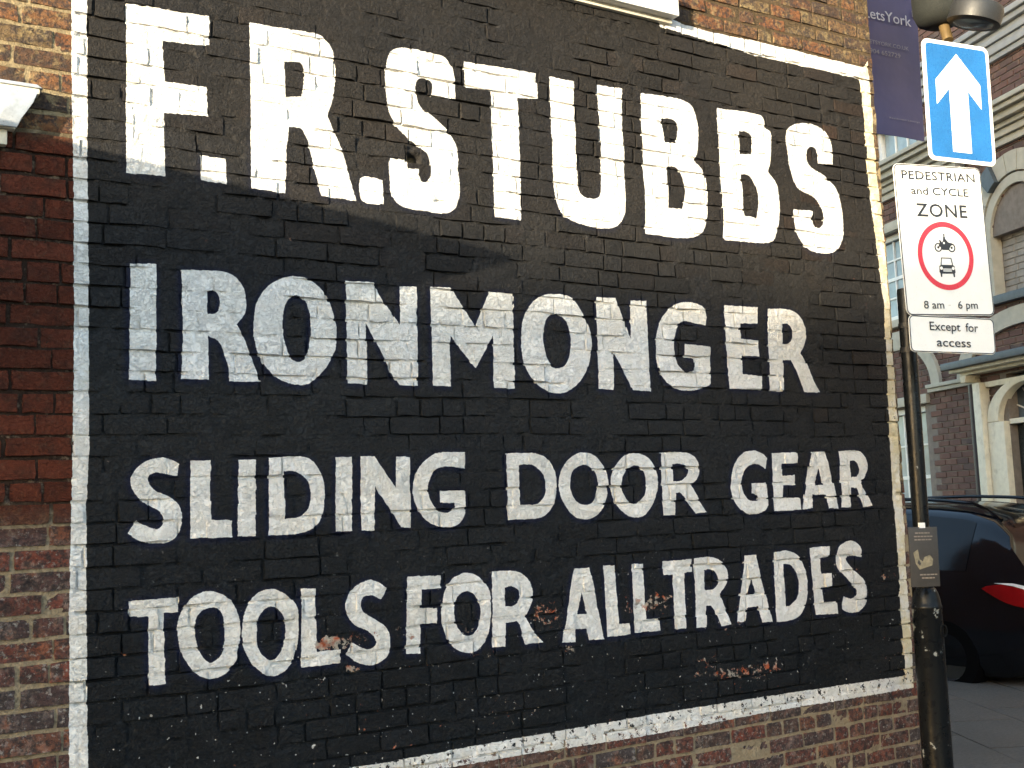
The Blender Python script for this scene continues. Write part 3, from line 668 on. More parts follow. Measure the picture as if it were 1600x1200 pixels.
for i, (bx_, bz) in enumerate(fb):
    px, py = facpx(bx_, bz)
    hid = px < 1440 or px > 1600 or py > 775 or py < 0 or (1395 < px < 1555 and 60 < py < 553)
    vis.append((hid, i))
vis_i = [i for h_, i in vis if not h_][:300]
vis_s = set(vis_i); SV = []; SF = []; ST = []
for i, (bx_, bz) in enumerate(fb):
    if i in vis_s:
        o = link('brick', random.choice(fbm), fac); o.location = (bx_, 0, bz)
    else:
        n = len(SV); SV += brk(bx_, bz); SF += [tuple(t_ + n for t_ in q_) for q_ in BF]; ST += [random.random()] * 8
me = mesh_from('bricks', SV, SF, False, M_FBR); at_ = me.attributes.new('tint', 'FLOAT', 'POINT'); at_.data.foreach_set('value', ST)
tag(link('bricks', me, fac), kind='stuff')
def mould(rows, name, mat, s0=-9, s1=7):     # stacked mouldings (h0, h1, projection)
    b_ = MB()
    for h0, h1, pr in rows: b_.box((s0, -.02, h0), (s1, pr, h1))
    return b_.build(name, mat, fac, bevel=.006)
mould([(5.44, 5.52, .05), (5.525, 5.60, .09), (5.605, 5.66, .13), (5.665, 5.74, .20), (5.745, 5.80, .26), (5.805, 5.86, .30)], 'cornice', M_STONE)
mould([(6.42, 6.48, .05), (6.485, 6.545, .08), (6.55, 6.60, .06), (6.605, 6.66, .09), (6.665, 6.72, .07), (6.725, 6.79, .12), (6.795, 6.86, .16)], 'string_course', M_GREYST)
mould([(2.86, 2.905, .05), (2.91, 2.955, .075)], 'impost_band', M_STONE, .14, 1.12)
mould([(2.86, 2.905, .05), (2.91, 2.955, .075)], 'impost_band', M_STONE, 2.45, 7)
def arc(cx_, cz_, rx, rz, a0, a1, n=22): return [(cx_ + rx * math.cos(R(a0 + (a1 - a0) * k / n)), cz_ + rz * math.sin(R(a0 + (a1 - a0) * k / n))) for k in range(n + 1)]
# ground floor arches
b_ = MB(); b_.ring(arc(-.70, 2.957, 1.21, .68, 0, 180), arc(-.70, 2.957, 1.02, .48, 0, 180), -.02, .05, False); b_.build('door_arch', M_STONE, fac)
b_ = MB(); b_.ring(arc(1.78, 2.957, .92, .72, 0, 180), arc(1.78, 2.957, .75, .56, 0, 180), -.02, .05, False); b_.build('window_arch', M_STONE, fac)
# first floor niche with blind arch
b_ = MB(); b_.box((-1.22, -.16, 3.80), (-.28, -.12, 4.50)); b_.prism(arc(-.75, 4.47, .47, .52, 0, 180), -.161, -.12); b_.build('niche_infill', M_GREYBR, fac)
b_ = MB(); b_.ring(arc(-.75, 4.46, .58, .63, 0, 180), arc(-.75, 4.46, .47, .52, 0, 180), -.11, .03, False); b_.box((-.281, -.11, 3.80), (-.17, .03, 4.458)); b_.box((-1.33, -.11, 3.80), (-1.219, .03, 4.458)); b_.build('niche_architrave', M_STONE, fac)
for k in range(11):
    a0 = 4 + k * 15.64; c0 = arc(-.75, 4.46, .84, .88, a0, a0 + 14.9, 3); c2 = arc(-.75, 4.46, .60, .65, a0, a0 + 14.9, 3)
    b_ = MB(); b_.ring(c0, c2, -.01, .045 if k != 3 else .09, False); b_.build('voussoir', M_STONE if k != 3 else M_DARKTRIM, fac)
for k in range(9):                       # the grey bricks that fill the niche
    for j in range(4):
        o = link('infill_brick', fbm[(k * 3 + j) % 10] if False else mesh_from('infill_brick', brk(0, 0), BF, False, M_GREYBR), fac); o.location = (-1.1 + j * .228 + (.0 if k % 2 else .05), -.112, 3.86 + k * .0755)
MB().box((-1.36, -.10, 3.70), (-.14, .09, 3.795)).build('niche_sill', M_DARKTRIM, fac, bevel=.005)
# door case, fanlight, hood
for x_ in (.0, -1.55): MB().box((x_, -.02, .12), (x_ + .13, .13, 2.86)).build('pilaster', M_CREAM, fac, bevel=.006)
b_ = MB(); oc = arc(-.70, 2.33, .52, .50, 0, 180); ou = [(-.005, 2.33), (-.005, 2.86)] ; 
b_.ring(arc(-.70, 2.40, .695, .46, 0, 180), arc(-.70, 2.40, .50, .40, 0, 180), -.05, .07, False); b_.box((-.29, -.05, .12), (-.006, .07, 2.395)); b_.box((-1.41, -.05, .12), (-1.11, .07, 2.395)); b_.build('door_surround', M_CREAM, fac, bevel=.006)
b_ = MB(); b_.box((-1.41, -.02, 2.80), (-.006, .06, 2.86)); b_.build('door_lintel', M_CREAM, fac)
b_ = MB(); b_.box((-1.1, -.13, 2.36), (-.30, .0, 2.415)); b_.build('transom', M_CREAM, fac)
door = MB().box((-1.1, -.155, .0), (-.30, -.10, 2.355)).build('door', M_DOOR, fac)
for cx_ in (-.9, -.5):
    for z0, z1 in ((.3, 1.0), (1.15, 2.1)):
        b_ = MB(); b_.ring([(cx_ - .14, z0), (cx_ + .14, z0), (cx_ + .14, z1), (cx_ - .14, z1)], [(cx_ - .11, z0 + .03), (cx_ + .11, z0 + .03), (cx_ + .11, z1 - .03), (cx_ - .11, z1 - .03)], -.1, -.08); b_.build('door_moulding', M_DOOR, door)
MB().tube([(-.36, -.10, 1.1), (-.36, -.04, 1.1)], .025).build('door_knob', simple('brass', (.7, .5, .2), .25, 1), door)
fan = MB().box((-1.12, -.155, 2.42), (-.29, -.13, 2.9)).build('fanlight', M_GLASS, fac)
for aa in (25, 55, 90, 125, 155):
    b_ = MB(); b_.tube([(-.70, -.12, 2.42), (-.70 + .5 * math.cos(R(aa)), -.12, 2.42 + .4 * math.sin(R(aa)))], .009, 6); b_.build('glazing_bar', M_WHITE, fan)
b_ = MB(); b_.box((-1.95, -.02, 2.965), (.30, .16, 3.00)); b_.box((-2.0, -.02, 3.001), (.36, .26, 3.04)); b_.build('hood_moulding', M_CREAM, fac, bevel=.006)
b_ = MB(); b_.box((-2.06, -.02, 3.041), (.40, .34, 3.12)); b_.build('door_hood', M_DARKTRIM, fac, bevel=.008)
for x_ in (.135, -1.68):
    b_ = MB(); b_.prism([(x_, 2.962), (x_ + .12, 2.962), (x_ + .10, 2.875), (x_ + .02, 2.875)], -.02, .2); b_.build('hood_bracket', M_CREAM, fac, bevel=.01)
MB().tube([(.235, .06, 0), (.235, .06, 2.86)], .04, 12).build('dark_tube', simple('dark_tube_paint', (.04, .04, .05), .4), fac, smooth=True)  # dark upright tube beside the door
def sash(a_, b2, c_, d_, nm='window', cols=2, rows=4):
    fr = MB(); fr.ring([(a_, c_), (b2, c_), (b2, d_), (a_, d_)], [(a_ + .07, c_ + .08), (b2 - .07, c_ + .08), (b2 - .07, d_ - .07), (a_ + .07, d_ - .07)], -.15, -.06)
    wo = fr.build(nm, M_WHITE, fac, bevel=.004)
    x0, x1, z0, z1 = a_ + .07, b2 - .07, c_ + .08, d_ - .07
    for i in range(cols):
        for j in range(rows):
            MB().box((x0 + (x1 - x0) * i / cols + .012, -.13, z0 + (z1 - z0) * j / rows + .012), (x0 + (x1 - x0) * (i + 1) / cols - .012, -.12, z0 + (z1 - z0) * (j + 1) / rows - .012)).build('pane', M_SASH, wo)
    bars = MB()
    for i in range(1, cols): bars.box((x0 + (x1 - x0) * i / cols - .0115, -.135, z0), (x0 + (x1 - x0) * i / cols + .0115, -.10, z1))
    for j in range(1, rows):
        t_ = .022 if j * 2 == rows else .0115
        for i in range(cols): bars.box((x0 + (x1 - x0) * i / cols + .0116, -.134, z0 + (z1 - z0) * j / rows - t_), (x0 + (x1 - x0) * (i + 1) / cols - .0116, -.101, z0 + (z1 - z0) * j / rows + t_))
    bars.build('glazing_bars', M_WHITE, wo)
sash(1.27, 2.25, .95, 2.72, cols=3); sash(1.50, 2.45, 3.86, 5.0, cols=3); sash(1.02, 1.95, 5.93, 7.6, cols=3); sash(-4.2, -3.2, 3.86, 5.2, cols=3); sash(-4.2, -3.2, .95, 2.72, cols=3)
MB().box((1.14, -.02, 2.74), (2.36, .06, 2.856)).build('window_lintel', M_STONE, fac, bevel=.006)
MB().box((1.16, -.02, .82), (2.36, .1, .948)).build('sill', M_STONE, fac, bevel=.006)
MB().box((1.40, -.02, 3.76), (2.55, .10, 3.855)).build('sill', M_STONE, fac, bevel=.006)
for x_ in (1.56, 2.23): MB().box((x_, -.01, 3.46), (x_ + .16, .09, 3.70)).build('sill_corbel', M_STONE, fac, bevel=.006)
MB().box((1.42, -.02, 5.01), (2.53, .07, 5.13)).build('window_lintel', M_STONE, fac, bevel=.006)
MB().box((.92, -.02, 5.865), (2.05, .10, 5.925)).build('sill', M_STONE, fac, bevel=.004)
stp = MB(); stp.box((-1.5, .14, 0), (.15, .55, .12)); stp.build('doorstep', M_STONE, fac, bevel=.01)

# ------------------------------------------------------------------ parked car
car = empty('parked_car', (8.72, 1.80, -.125), (0, 0, R(88)))
tag(car, 'black estate car with roof rails and a red tail lamp parked beyond the sign post', 'car')
M_PAINT = NT('black_car_paint'); M_PAINT.p.inputs['Coat Weight'].default_value = 0; M_PAINT.p.inputs['Coat Roughness'].default_value = .04
M_PAINT = M_PAINT.out(M_PAINT.mix(M_PAINT.ramp(M_PAINT.noise(3, 4), .4, .7), (.002, .0025, .004), (.004, .005, .008)), .09, spec=.5)
M_CGL = simple('tinted_glass', (.004, .004, .005), .05, var=.3, bump=.00005, spec=.3); M_RUB = simple('rubber', (.0025, .0025, .003), .95, spec=.05)
M_RED = simple('red_lens', (.20, .003, .005), .12, var=.2, bump=.0001); M_CLR = simple('clear_lens', (.75, .75, .76), .15, var=.15, bump=.0001)
M_PLA = simple('black_trim', (.012, .012, .013), .5)
XS = [0, .06, .16, .30, .48, .75, 1.1, 1.6, 2.1, 2.6, 2.95, 3.3, 3.65, 4.0, 4.35, 4.55, 4.65]
TOP = [.98, 1.06, 1.22, 1.40, 1.53, 1.61, 1.65, 1.675, 1.675, 1.65, 1.58, 1.38, 1.15, 1.05, .97, .86, .72]
WA = [.96, .99, 1.02, 1.03, 1.03, 1.03, 1.03, 1.03, 1.02, 1.01, 1.0, .99, .98, .95, .90, .80, .68]
BW = [.74, .80, .85, .88, .895, .90, .90, .90, .90, .90, .90, .90, .89, .87, .82, .74, .62]
BO = [.36, .28, .22, .19, .18, .18, .18, .18, .18, .18, .18, .18, .18, .19, .22, .28, .36]
def sect(i):
    top, wa, bw, bo = TOP[i], WA[i], BW[i], BO[i]
    k = max(0, min(1, (top - wa) / .6)); rw = bw - .26 * k - (0 if k > .05 else 0)
    half = [(0, bo), (bw * .9, bo), (bw * .985, bo + .10), (bw, bo + .30), (bw * .995, wa - .09), (bw * .975, wa)]
    half += [(bw * .975 + (rw - bw * .975) * .5, wa + (top - wa) * .45), (rw, wa + (top - wa) * .82), (rw * .82, wa + (top - wa) * .955), (rw * .4, top), (0, top + .005)]
    return half
S_ = [sect(i) for i in range(len(XS))]
def cpt(x, j):      # point j of the section at length x (interpolated)
    i = max(k for k in range(len(XS)) if XS[k] <= x + 1e-9); i = min(i, len(XS) - 2); t = (x - XS[i]) / (XS[i + 1] - XS[i])
    j0 = int(j); jt = j - j0; j1 = min(j0 + 1, 10)
    def P(ii): return (S_[ii][j0][0] * (1 - jt) + S_[ii][j1][0] * jt, S_[ii][j0][1] * (1 - jt) + S_[ii][j1][1] * jt)
    a_, b2 = P(i), P(i + 1); return a_[0] * (1 - t) + b2[0] * t, a_[1] * (1 - t) + b2[1] * t
# local axes: +x along the car from tail to nose, +y its left side (towards the camera)
v = []; nprof = 20
for i, x_ in enumerate(XS):
    h = S_[i]; ring_ = [(p[0], p[1]) for p in h] + [(-p[0], p[1]) for p in h[-2:0:-1]]
    v += [(x_, p[0] - .9, p[1]) for p in ring_]; nprof = len(ring_)
f = []
for i in range(len(XS) - 1):
    for k in range(nprof):
        a_ = i * nprof + k; b2 = i * nprof + (k + 1) % nprof; f.append((a_, b2, b2 + nprof, a_ + nprof))
f += [tuple(range(nprof)), tuple(range(len(v) - 1, len(v) - 1 - nprof, -1))]
b_ = MB(); b_.add(v, f); bo = b_.build('body', M_PAINT, car, smooth=True, angle=50)
def side_patch(name, xa, xb, ja, jb, mat, off=.004, nx_=10, nj=4, sgn=1, shape=None, parent=None):
    v = []; f = []
    for i in range(nx_ + 1):
        for k in range(nj + 1):
            x_ = xa + (xb - xa) * i / nx_; jj = ja + (jb - ja) * k / nj
            if shape: jj, x_ = shape(i / nx_, k / nj)
            w_, z_ = cpt(x_, jj); v.append((x_, sgn * (w_ + off) - .9, z_ + off * .3))
    for i in range(nx_):
        for k in range(nj):
            a_ = i * (nj + 1) + k; f.append((a_, a_ + nj + 1, a_ + nj + 2, a_ + 1))
    b_ = MB(); b_.add(v, f); return b_.build(name, mat, parent or car, smooth=True)
for sg in (1, -1):
    side_patch('side_window', .62, 1.22, 5.15, 7.0, M_CGL, sgn=sg); side_patch('side_window', 1.28, 2.10, 5.15, 7.15, M_CGL, sgn=sg); side_patch('side_window', 2.16, 2.95, 5.15, 7.0, M_CGL, sgn=sg)
    tl = side_patch('tail_lamp', 0, .42, 3.0, 4.6, M_RED, off=.018, sgn=sg, shape=lambda t, u: (3.58 + .92 * ((1 - t ** 1.6) * u + t ** 1.6 * .42), .0 + .44 * t))
    side_patch('reversing_lens', 0, .2, 4.1, 4.5, M_CLR, off=.026, sgn=sg, shape=lambda t, u: (4.15 + .36 * (u * (1 - t ** 1.5) + .5 * t ** 1.5) , .0 + .32 * t), parent=tl)
    ra = MB(); pts = []
    for k in range(15):
        x_ = .45 + 2.1 * k / 14; w_, z_ = cpt(x_, 8.0); pts.append((x_, sg * w_ * .98 - .9, z_ + .055 * min(1, k / 1.5, (14 - k) / 1.5) + .004))
    ra.tube(pts, .016, 8); ra.build('roof_rail', M_PAINT, car, smooth=True)
    for wx_ in (.85, 3.62):
        wh_ = MB(); prof = [(.20, -.10), (.31, -.10), (.325, -.06), (.325, .06), (.31, .10), (.20, .10)]
        vv = []
        for r_, yy in prof:
            for k in range(24): vv.append((wx_ + r_ * math.cos(k * math.pi / 12), sg * (.80) + yy - .9, .325 + r_ * math.sin(k * math.pi / 12)))
        ff = [(i * 24 + k, i * 24 + (k + 1) % 24, (i + 1) * 24 + (k + 1) % 24, (i + 1) * 24 + k) for i in range(5) for k in range(24)]
        wh_.add(vv, ff); wo = wh_.build('wheel', M_RUB, car, smooth=True)
        rm = MB(); rm.add([(wx_ + r_ * math.cos(k * math.pi / 12), sg * .895 - .9 - sg * dd, .325 + r_ * math.sin(k * math.pi / 12)) for r_, dd in ((.205, 0), (.19, .03), (.05, .03)) for k in range(24)], [(i * 24 + k, i * 24 + (k + 1) % 24, (i + 1) * 24 + (k + 1) % 24, (i + 1) * 24 + k) for i in range(2) for k in range(24)] + [tuple(range(48, 72))]); rm.build('rim', simple('alloy', (.02, .02, .022), .5, .3), wo)
v = []
for (x_, w_, z_) in ((.07, .62, 1.09), (.40, .50, 1.45)): v += [(x_ - .02, -w_ - .9, z_ + .01), (x_ - .02, w_ - .9, z_ + .01)]
b_ = MB(); b_.add(v, [(0, 1, 3, 2)]); b_.build('rear_window', M_CGL, car)
b_ = MB(); b_.box((-.10, -1.68, .34), (.04, -.12, .60)); b_.build('rear_bumper', M_PLA, car, bevel=.04)
b_ = MB(); b_.box((-.012, -1.16, .72), (-.001, -.64, .83)); b_.build('number_plate', simple('plate', (.6, .5, .08), .5), car)

# ------------------------------------------------------------------ text helper
def text_mesh(txt, h, w=None, space=1.0, bold=0.0):
    cu = bpy.data.curves.new('t', 'FONT'); cu.body = txt; cu.size = 1; cu.align_x = 'CENTER'; cu.space_character = space; cu.offset = bold; cu.resolution_u = 3
    o = bpy.data.objects.new('t', cu); COL.objects.link(o)
    bpy.context.view_layer.update(); dg = bpy.context.evaluated_depsgraph_get()
    me = bpy.data.meshes.new_from_object(o.evaluated_get(dg)); bpy.data.objects.remove(o); bpy.data.curves.remove(cu)
    co = np.array([v.co[:] for v in me.vertices]); 
    cap = .70                                   # capital height of the built-in font
    wid = co[:, 0].max() - co[:, 0].min(); cx_ = (co[:, 0].max() + co[:, 0].min()) / 2
    sx_ = (w / wid) if w else h / cap
    co2 = np.stack([(co[:, 0] - cx_) * sx_, np.zeros(len(co)), co[:, 1] * h / cap], 1)
    for v_, c_ in zip(me.vertices, co2): v_.co = c_
    return me
def put_text(parent, txt, x, z, h, w, mat, y=-.0045, bold=0., space=1., name='lettering', shear=0):
    me = text_mesh(txt, h, w, space, bold); me.materials.clear(); me.materials.append(mat)
    o = link(name, me, parent); o.location = (x, y, z); return o
def rrect(x0, z0, x1, z1, r, n=6):
    P = []
    for cx_, cz_, a0 in ((x1 - r, z1 - r, 0), (x0 + r, z1 - r, 90), (x0 + r, z0 + r, 180), (x1 - r, z0 + r, 270)):
        P += [(cx_ + r * math.cos(R(a0 + 90 * k / n)), cz_ + r * math.sin(R(a0 + 90 * k / n))) for k in range(n + 1)]
    return P
M_SWH = simple('sign_white', (.78, .78, .76), .35, var=.04, bump=.0002); M_SBL = simple('sign_blue', (.010, .105, .30), .3, var=.18, scale=5, bump=.0002)
M_SBK = simple('sign_black', (.02, .02, .024), .4, var=.05, bump=.0001); M_SRED = simple('sign_red', (.62, .03, .05), .35, var=.08, bump=.0001)
M_ALU = simple('sign_back', (.25, .26, .27), .5, .4)

# ------------------------------------------------------------------ sign post
PX_, PY_ = 4.70, -.405
post = empty('sign_post', (PX_, PY_, 0)); post.rotation_euler = (0, .011, 0); tag(post, 'black metal sign post with a thick domed base at the corner of the painted wall', 'sign post')
mp = NT('post_paint'); npn = mp.noise(10, 5, .7)
zz_ = mp.xyz()[2]
mp_m = mp.mix(mp.math('GREATER_THAN', mp.mul(npn, mp.ramp(zz_, 2.3, 1.2, .80, 1.0)), .615), (.005, .006, .007), (.22, .23, .22))
mp_m = mp.out(mp_m, mp.ramp(mp.noise(20, 3), .3, .7, .22, .4), mp.bump(mp.noise(50, 3), .0015), spec=.2)
zb = 1.165
b_ = MB(); b_.lathe([(.115, 0), (.112, .03), (.078, .05), (.072, .09), (.070, .5), (.0685, zb - .10), (.0705, zb - .095), (.0705, zb - .085), (.067, zb - .08), (.064, zb - .055), (.056, zb - .025), (.046, zb - .004), (.041, zb)], n=28); b_.build('post_base', mp_m, post, smooth=True)
b_ = MB(); b_.ring([(.02 + .024 * math.cos(k * math.pi / 8), zb - .2 + .03 * math.sin(k * math.pi / 8)) for k in range(16)], [(.02 + .019 * math.cos(k * math.pi / 8), zb - .2 + .025 * math.sin(k * math.pi / 8)) for k in range(16)], -.075, -.062); b_.build('access_cover', mp_m, post)
b_ = MB(); b_.lathe([(.0385, zb - .01), (.0385, 2.60), (.036, 2.615), (.02, 2.62)], n=24); b_.build('shaft', mp_m, post, smooth=True)
for zc in (2.42, 2.30):
    b_ = MB(); b_.lathe([(.0395, zc), (.042, zc), (.042, zc + .025), (.0395, zc + .025)], n=24); b_.build('clip', M_PLA, post)
# signs hang in front of the post (towards the camera)
SA = R(-11)
kd = 5.52 / 5.75
P0 = at_depth(1490, 250, 5.52)
def sg(px, py):
    n_ = np.array([-math.sin(SA), math.cos(SA), 0]); d_ = np.array([math.cos(SA), math.sin(SA), 0]); r = ray(px, py); t = ((P0 - CPOS) @ n_) / (r @ n_); Q = CPOS + r * t; return (Q - P0) @ d_, Q[2]
def quad_sign(name, px4, label):     # px4: TL TR BR BL seen in the picture; gives centre, size, roll
    q4 = np.array([sg(*p) for p in px4]); cen = q4.mean(0); wd = (np.linalg.norm(q4[1] - q4[0]) + np.linalg.norm(q4[2] - q4[3])) / 2; hg = (np.linalg.norm(q4[3] - q4[0]) + np.linalg.norm(q4[2] - q4[1])) / 2
    roll = math.atan2((q4[0] - q4[3])[0] + (q4[1] - q4[2])[0], (q4[0] - q4[3])[1] + (q4[1] - q4[2])[1])
    o = empty(name, (P0[0] + cen[0] * math.cos(SA), P0[1] + cen[0] * math.sin(SA), cen[1]), (0, roll, SA)); tag(o, label, 'sign'); return o, wd, hg
so, wd, hg = quad_sign('arrow_sign', [(1436, 58), (1546, 76), (1553, 259), (1455, 251)], 'blue rectangular one way sign with a white arrow pointing up')
b_ = MB(); b_.prism(rrect(-wd / 2, -hg / 2, wd / 2, hg / 2, .035), -.0015, .0025); b_.build('plate', M_SWH, so)
e_ = .019; b_ = MB(); b_.prism(rrect(-wd / 2 + e_, -hg / 2 + e_, wd / 2 - e_, hg / 2 - e_, .02), -.003, -.0016); b_.build('blue_field', M_SBL, so)
ar = [(0, .228), (.125, .095), (.125, -.02), (.052, .06), (.052, -.235), (-.052, -.235), (-.052, .06), (-.125, -.02), (-.125, .095)]
b_ = MB(); b_.prism([(x_ * 1.06, z_ * 1.04) for x_, z_ in ar], -.0042, -.0031); b_.build('arrow', M_SWH, so)
for z_ in (-.2, .17): MB().box((-wd / 2 + .02, .003, z_), (wd / 2 - .02, .02, z_ + .03)).build('channel', M_ALU, so)
so, wd, hg = quad_sign('zone_sign', [(1394, 252), (1531, 266), (1554, 496), (1417, 490)], 'white pedestrian and cycle zone sign with a red ring around a motorcycle and a car')
ZW, ZH = wd, hg
b_ = MB(); b_.prism(rrect(-wd / 2, -hg / 2, wd / 2, hg / 2, .03), -.0015, .0025); b_.build('plate', M_SWH, so)
b_ = MB(); e_ = .002; b_.ring(rrect(-wd / 2 + e_, -hg / 2 + e_, wd / 2 - e_, hg / 2 - e_, .028), rrect(-wd / 2 + e_ + .0045, -hg / 2 + e_ + .0045, wd / 2 - e_ - .0045, hg / 2 - e_ - .0045, .024), -.0028, -.0016); b_.build('border', M_SBK, so)
put_text(so, 'PEDESTRIAN', 0, hg * .40, .040, wd * .84, M_SBK, bold=.012, space=1.05)
put_text(so, 'and CYCLE', 0, hg * .30, .036, wd * .66, M_SBK, bold=.010)
put_text(so, 'ZONE', 0, hg * .155, .060, wd * .58, M_SBK, bold=.012, space=1.1)
rc = -hg * .105; rad = hg * .228
ci = lambda r_: [(r_ * math.cos(k * math.pi / 32), rc + r_ * math.sin(k * math.pi / 32)) for k in range(64)]
b_ = MB(); b_.ring(ci(rad), ci(rad * .845), -.003, -.0016); b_.build('red_ring', M_SRED, so)
k_ = rad / .17
def P_(pts, cx_, cz_, s_): return [(cx_ + x_ * s_, cz_ + z_ * s_) for x_, z_ in pts]
b_ = MB(); mz = rc + .055 * k_
for wx_ in (-.042, .040):
    cw = lambda r_, wx_=wx_: [(wx_ * k_ + r_ * k_ * math.cos(t * math.pi / 10), mz - .014 * k_ + r_ * k_ * math.sin(t * math.pi / 10)) for t in range(20)]
    b_.ring(cw(.0225), cw(.0165), -.003, -.0016); b_.prism(cw(.006), -.003, -.0016)
b_.prism(P_([(-.040, -.010), (-.030, .012), (-.034, .022), (-.028, .024), (-.018, .012), (-.010, .018), (-.006, .04), (-.001, .044), (.004, .038), (.004, .030), (.022, .012), (.045, .008), (.048, .0), (.036, -.004), (.020, -.026), (-.018, -.026), (-.024, -.012)], 0, mz, k_), -.0032, -.0017)
b_.prism(P_([(-.007, .047), (-.001, .056), (.004, .050), (.001, .043)], 0, mz, k_), -.003, -.0016); b_.build('motorcycle_symbol', M_SBK, so)
b_ = MB(); cz_ = rc - .055 * k_
b_.ring(P_([(-.038, .008), (-.031, .046), (.031, .046), (.038, .008)], 0, cz_, k_), P_([(-.033, .010), (-.028, .042), (.028, .042), (.033, .010)], 0, cz_, k_), -.003, -.0016)
b_.prism(P_([(-.046, .004), (-.038, .009), (.038, .009), (.046, .004), (.049, -.026), (.044, -.032), (.043, -.05), (.036, -.05), (.034, -.033), (-.034, -.033), (-.036, -.05), (-.043, -.05), (-.044, -.032), (-.049, -.026)], 0, cz_, k_), -.0031, -.0016); b_.build('car_symbol', M_SBK, so)
b_ = MB()
for s2 in (-1, 1): b_.prism([(s2 * .036 * k_ + .008 * k_ * math.cos(t * math.pi / 8), cz_ - .007 * k_ + .008 * k_ * math.sin(t * math.pi / 8)) for t in range(16)], -.004, -.0032)
for t in range(3): b_.prism(P_([(-.026, -.012 - t * .0055), (.026, -.012 - t * .0055), (.026, -.0088 - t * .0055), (-.026, -.0088 - t * .0055)], 0, cz_, k_), -.004, -.0032)
b_.prism([(-.006 * k_ + .0055 * k_ * math.cos(t * math.pi / 8), mz + .008 * k_ + .0055 * k_ * math.sin(t * math.pi / 8)) for t in range(16)], -.004, -.0033)
b_.build('symbol_white_print', M_SWH, so)  # white printed parts of the symbols
put_text(so, '8 am', -.098, -hg * .455, .036, .115, M_SBK, bold=.003); put_text(so, '6 pm', .098, -hg * .455, .036, .115, M_SBK, bold=.003)
b_ = MB(); b_.box((-.012, -.003, -hg * .455 + .014), (.0, -.0016, -hg * .455 + .018)); b_.build('dash', simple('faded_print', (.55, .55, .54), .4), so)
for z_ in (-.25, .25): MB().box((-wd / 2 + .03, .003, z_), (wd / 2 - .03, .02, z_ + .03)).build('channel', M_ALU, so)
so, wd, hg = quad_sign('plate_sign', [(1418, 492), (1553, 498), (1555, 555), (1424, 549)], 'small white plate reading except for access under the zone sign')
b_ = MB(); b_.prism(rrect(-wd / 2, -hg / 2, wd / 2, hg / 2, .025), -.0015, .0025); b_.build('plate', M_SWH, so)
b_ = MB(); e_ = .002; b_.ring(rrect(-wd / 2 + e_, -hg / 2 + e_, wd / 2 - e_, hg / 2 - e_, .023), rrect(-wd / 2 + e_ + .004, -hg / 2 + e_ + .004, wd / 2 - e_ - .004, hg / 2 - e_ - .004, .020), -.0028, -.0016); b_.build('border', M_SBK, so)
put_text(so, 'Except', -wd * .09, .018, .040, wd * .36, M_SBK, bold=.006); put_text(so, 'for', wd * .225, .018, .040, wd * .15, M_SBK, bold=.006); put_text(so, 'access', .0, -.055, .040, wd * .40, M_SBK, bold=.006)
# rail behind both signs
rl = MB(); pa = np.array([*(P0[:2] + np.array([math.cos(SA), math.sin(SA)]) * .04 + np.array([-math.sin(SA), math.cos(SA)]) * .035)])
rl.box((pa[0] - PX_ - .02, pa[1] - PY_ - .012, 2.25), (pa[0] - PX_ + .02, pa[1] - PY_ + .012, 3.72)); rl.build('sign_rail', M_ALU, post)
# notice strapped to the post
nc = at_depth(1444, 870, 5.48)
no = empty('notice', tuple(nc), (0, R(1.5), R(-14))); tag(no, 'weathered grey notice with a faded picture strapped to the post above its base', 'notice')
nw, nh = .158, .275
M_NB = simple('faded_card', (.05, .044, .038), .5, var=.15, scale=30); M_NP = simple('faded_picture', (.26, .22, .14), .5, var=.35, scale=60); M_NT = simple('faded_text', (.24, .20, .16), .5); M_ND = simple('picture_dark', (.05, .045, .04), .5)
b_ = MB(); b_.box((-nw / 2, -.002, -nh / 2), (nw / 2, .004, nh / 2)); b_.build('card', M_NB, no, bevel=.001)
b_ = MB()
for zc, w0, w1 in ((.107, -.045, .03), (.091, -.052, .045), (.076, -.05, .038), (-.085, -.03, .06), (-.1, -.02, .045)):
    x_ = w0
    while x_ < w1:
        l_ = random.uniform(.008, .02); b_.box((x_, -.0032, zc), (min(x_ + l_, w1 + .005), -.0021, zc + .006)); x_ += l_ + .004
b_.build('printed_lines', M_NT, no)
b_ = MB(); b_.prism([(-.06, .02), (-.035, .035), (-.028, -.01), (-.01, -.022), (.0, .0), (.03, .008), (.046, -.012), (.04, -.04), (.0, -.05), (-.03, -.058), (-.05, -.03)], -.0034, -.0021); b_.build('picture', M_NP, no)
b_ = MB(); b_.prism([(-.005, .02), (.015, .034), (.035, .028), (.045, .0), (.03, .012), (.012, .004), (-.004, .008)], -.0046, -.0036); b_.prism([(-.034, -.012), (-.022, -.03), (-.028, -.04), (-.042, -.028)], -.0046, -.0036); b_.build('picture_dark_print', M_ND, no)  # darker printed shapes of the picture
b_ = MB(); b_.box((-.02, -.004, nh / 2 - .005), (.012, .006, nh / 2 + .02)); b_.build('tape', M_SWH, no)

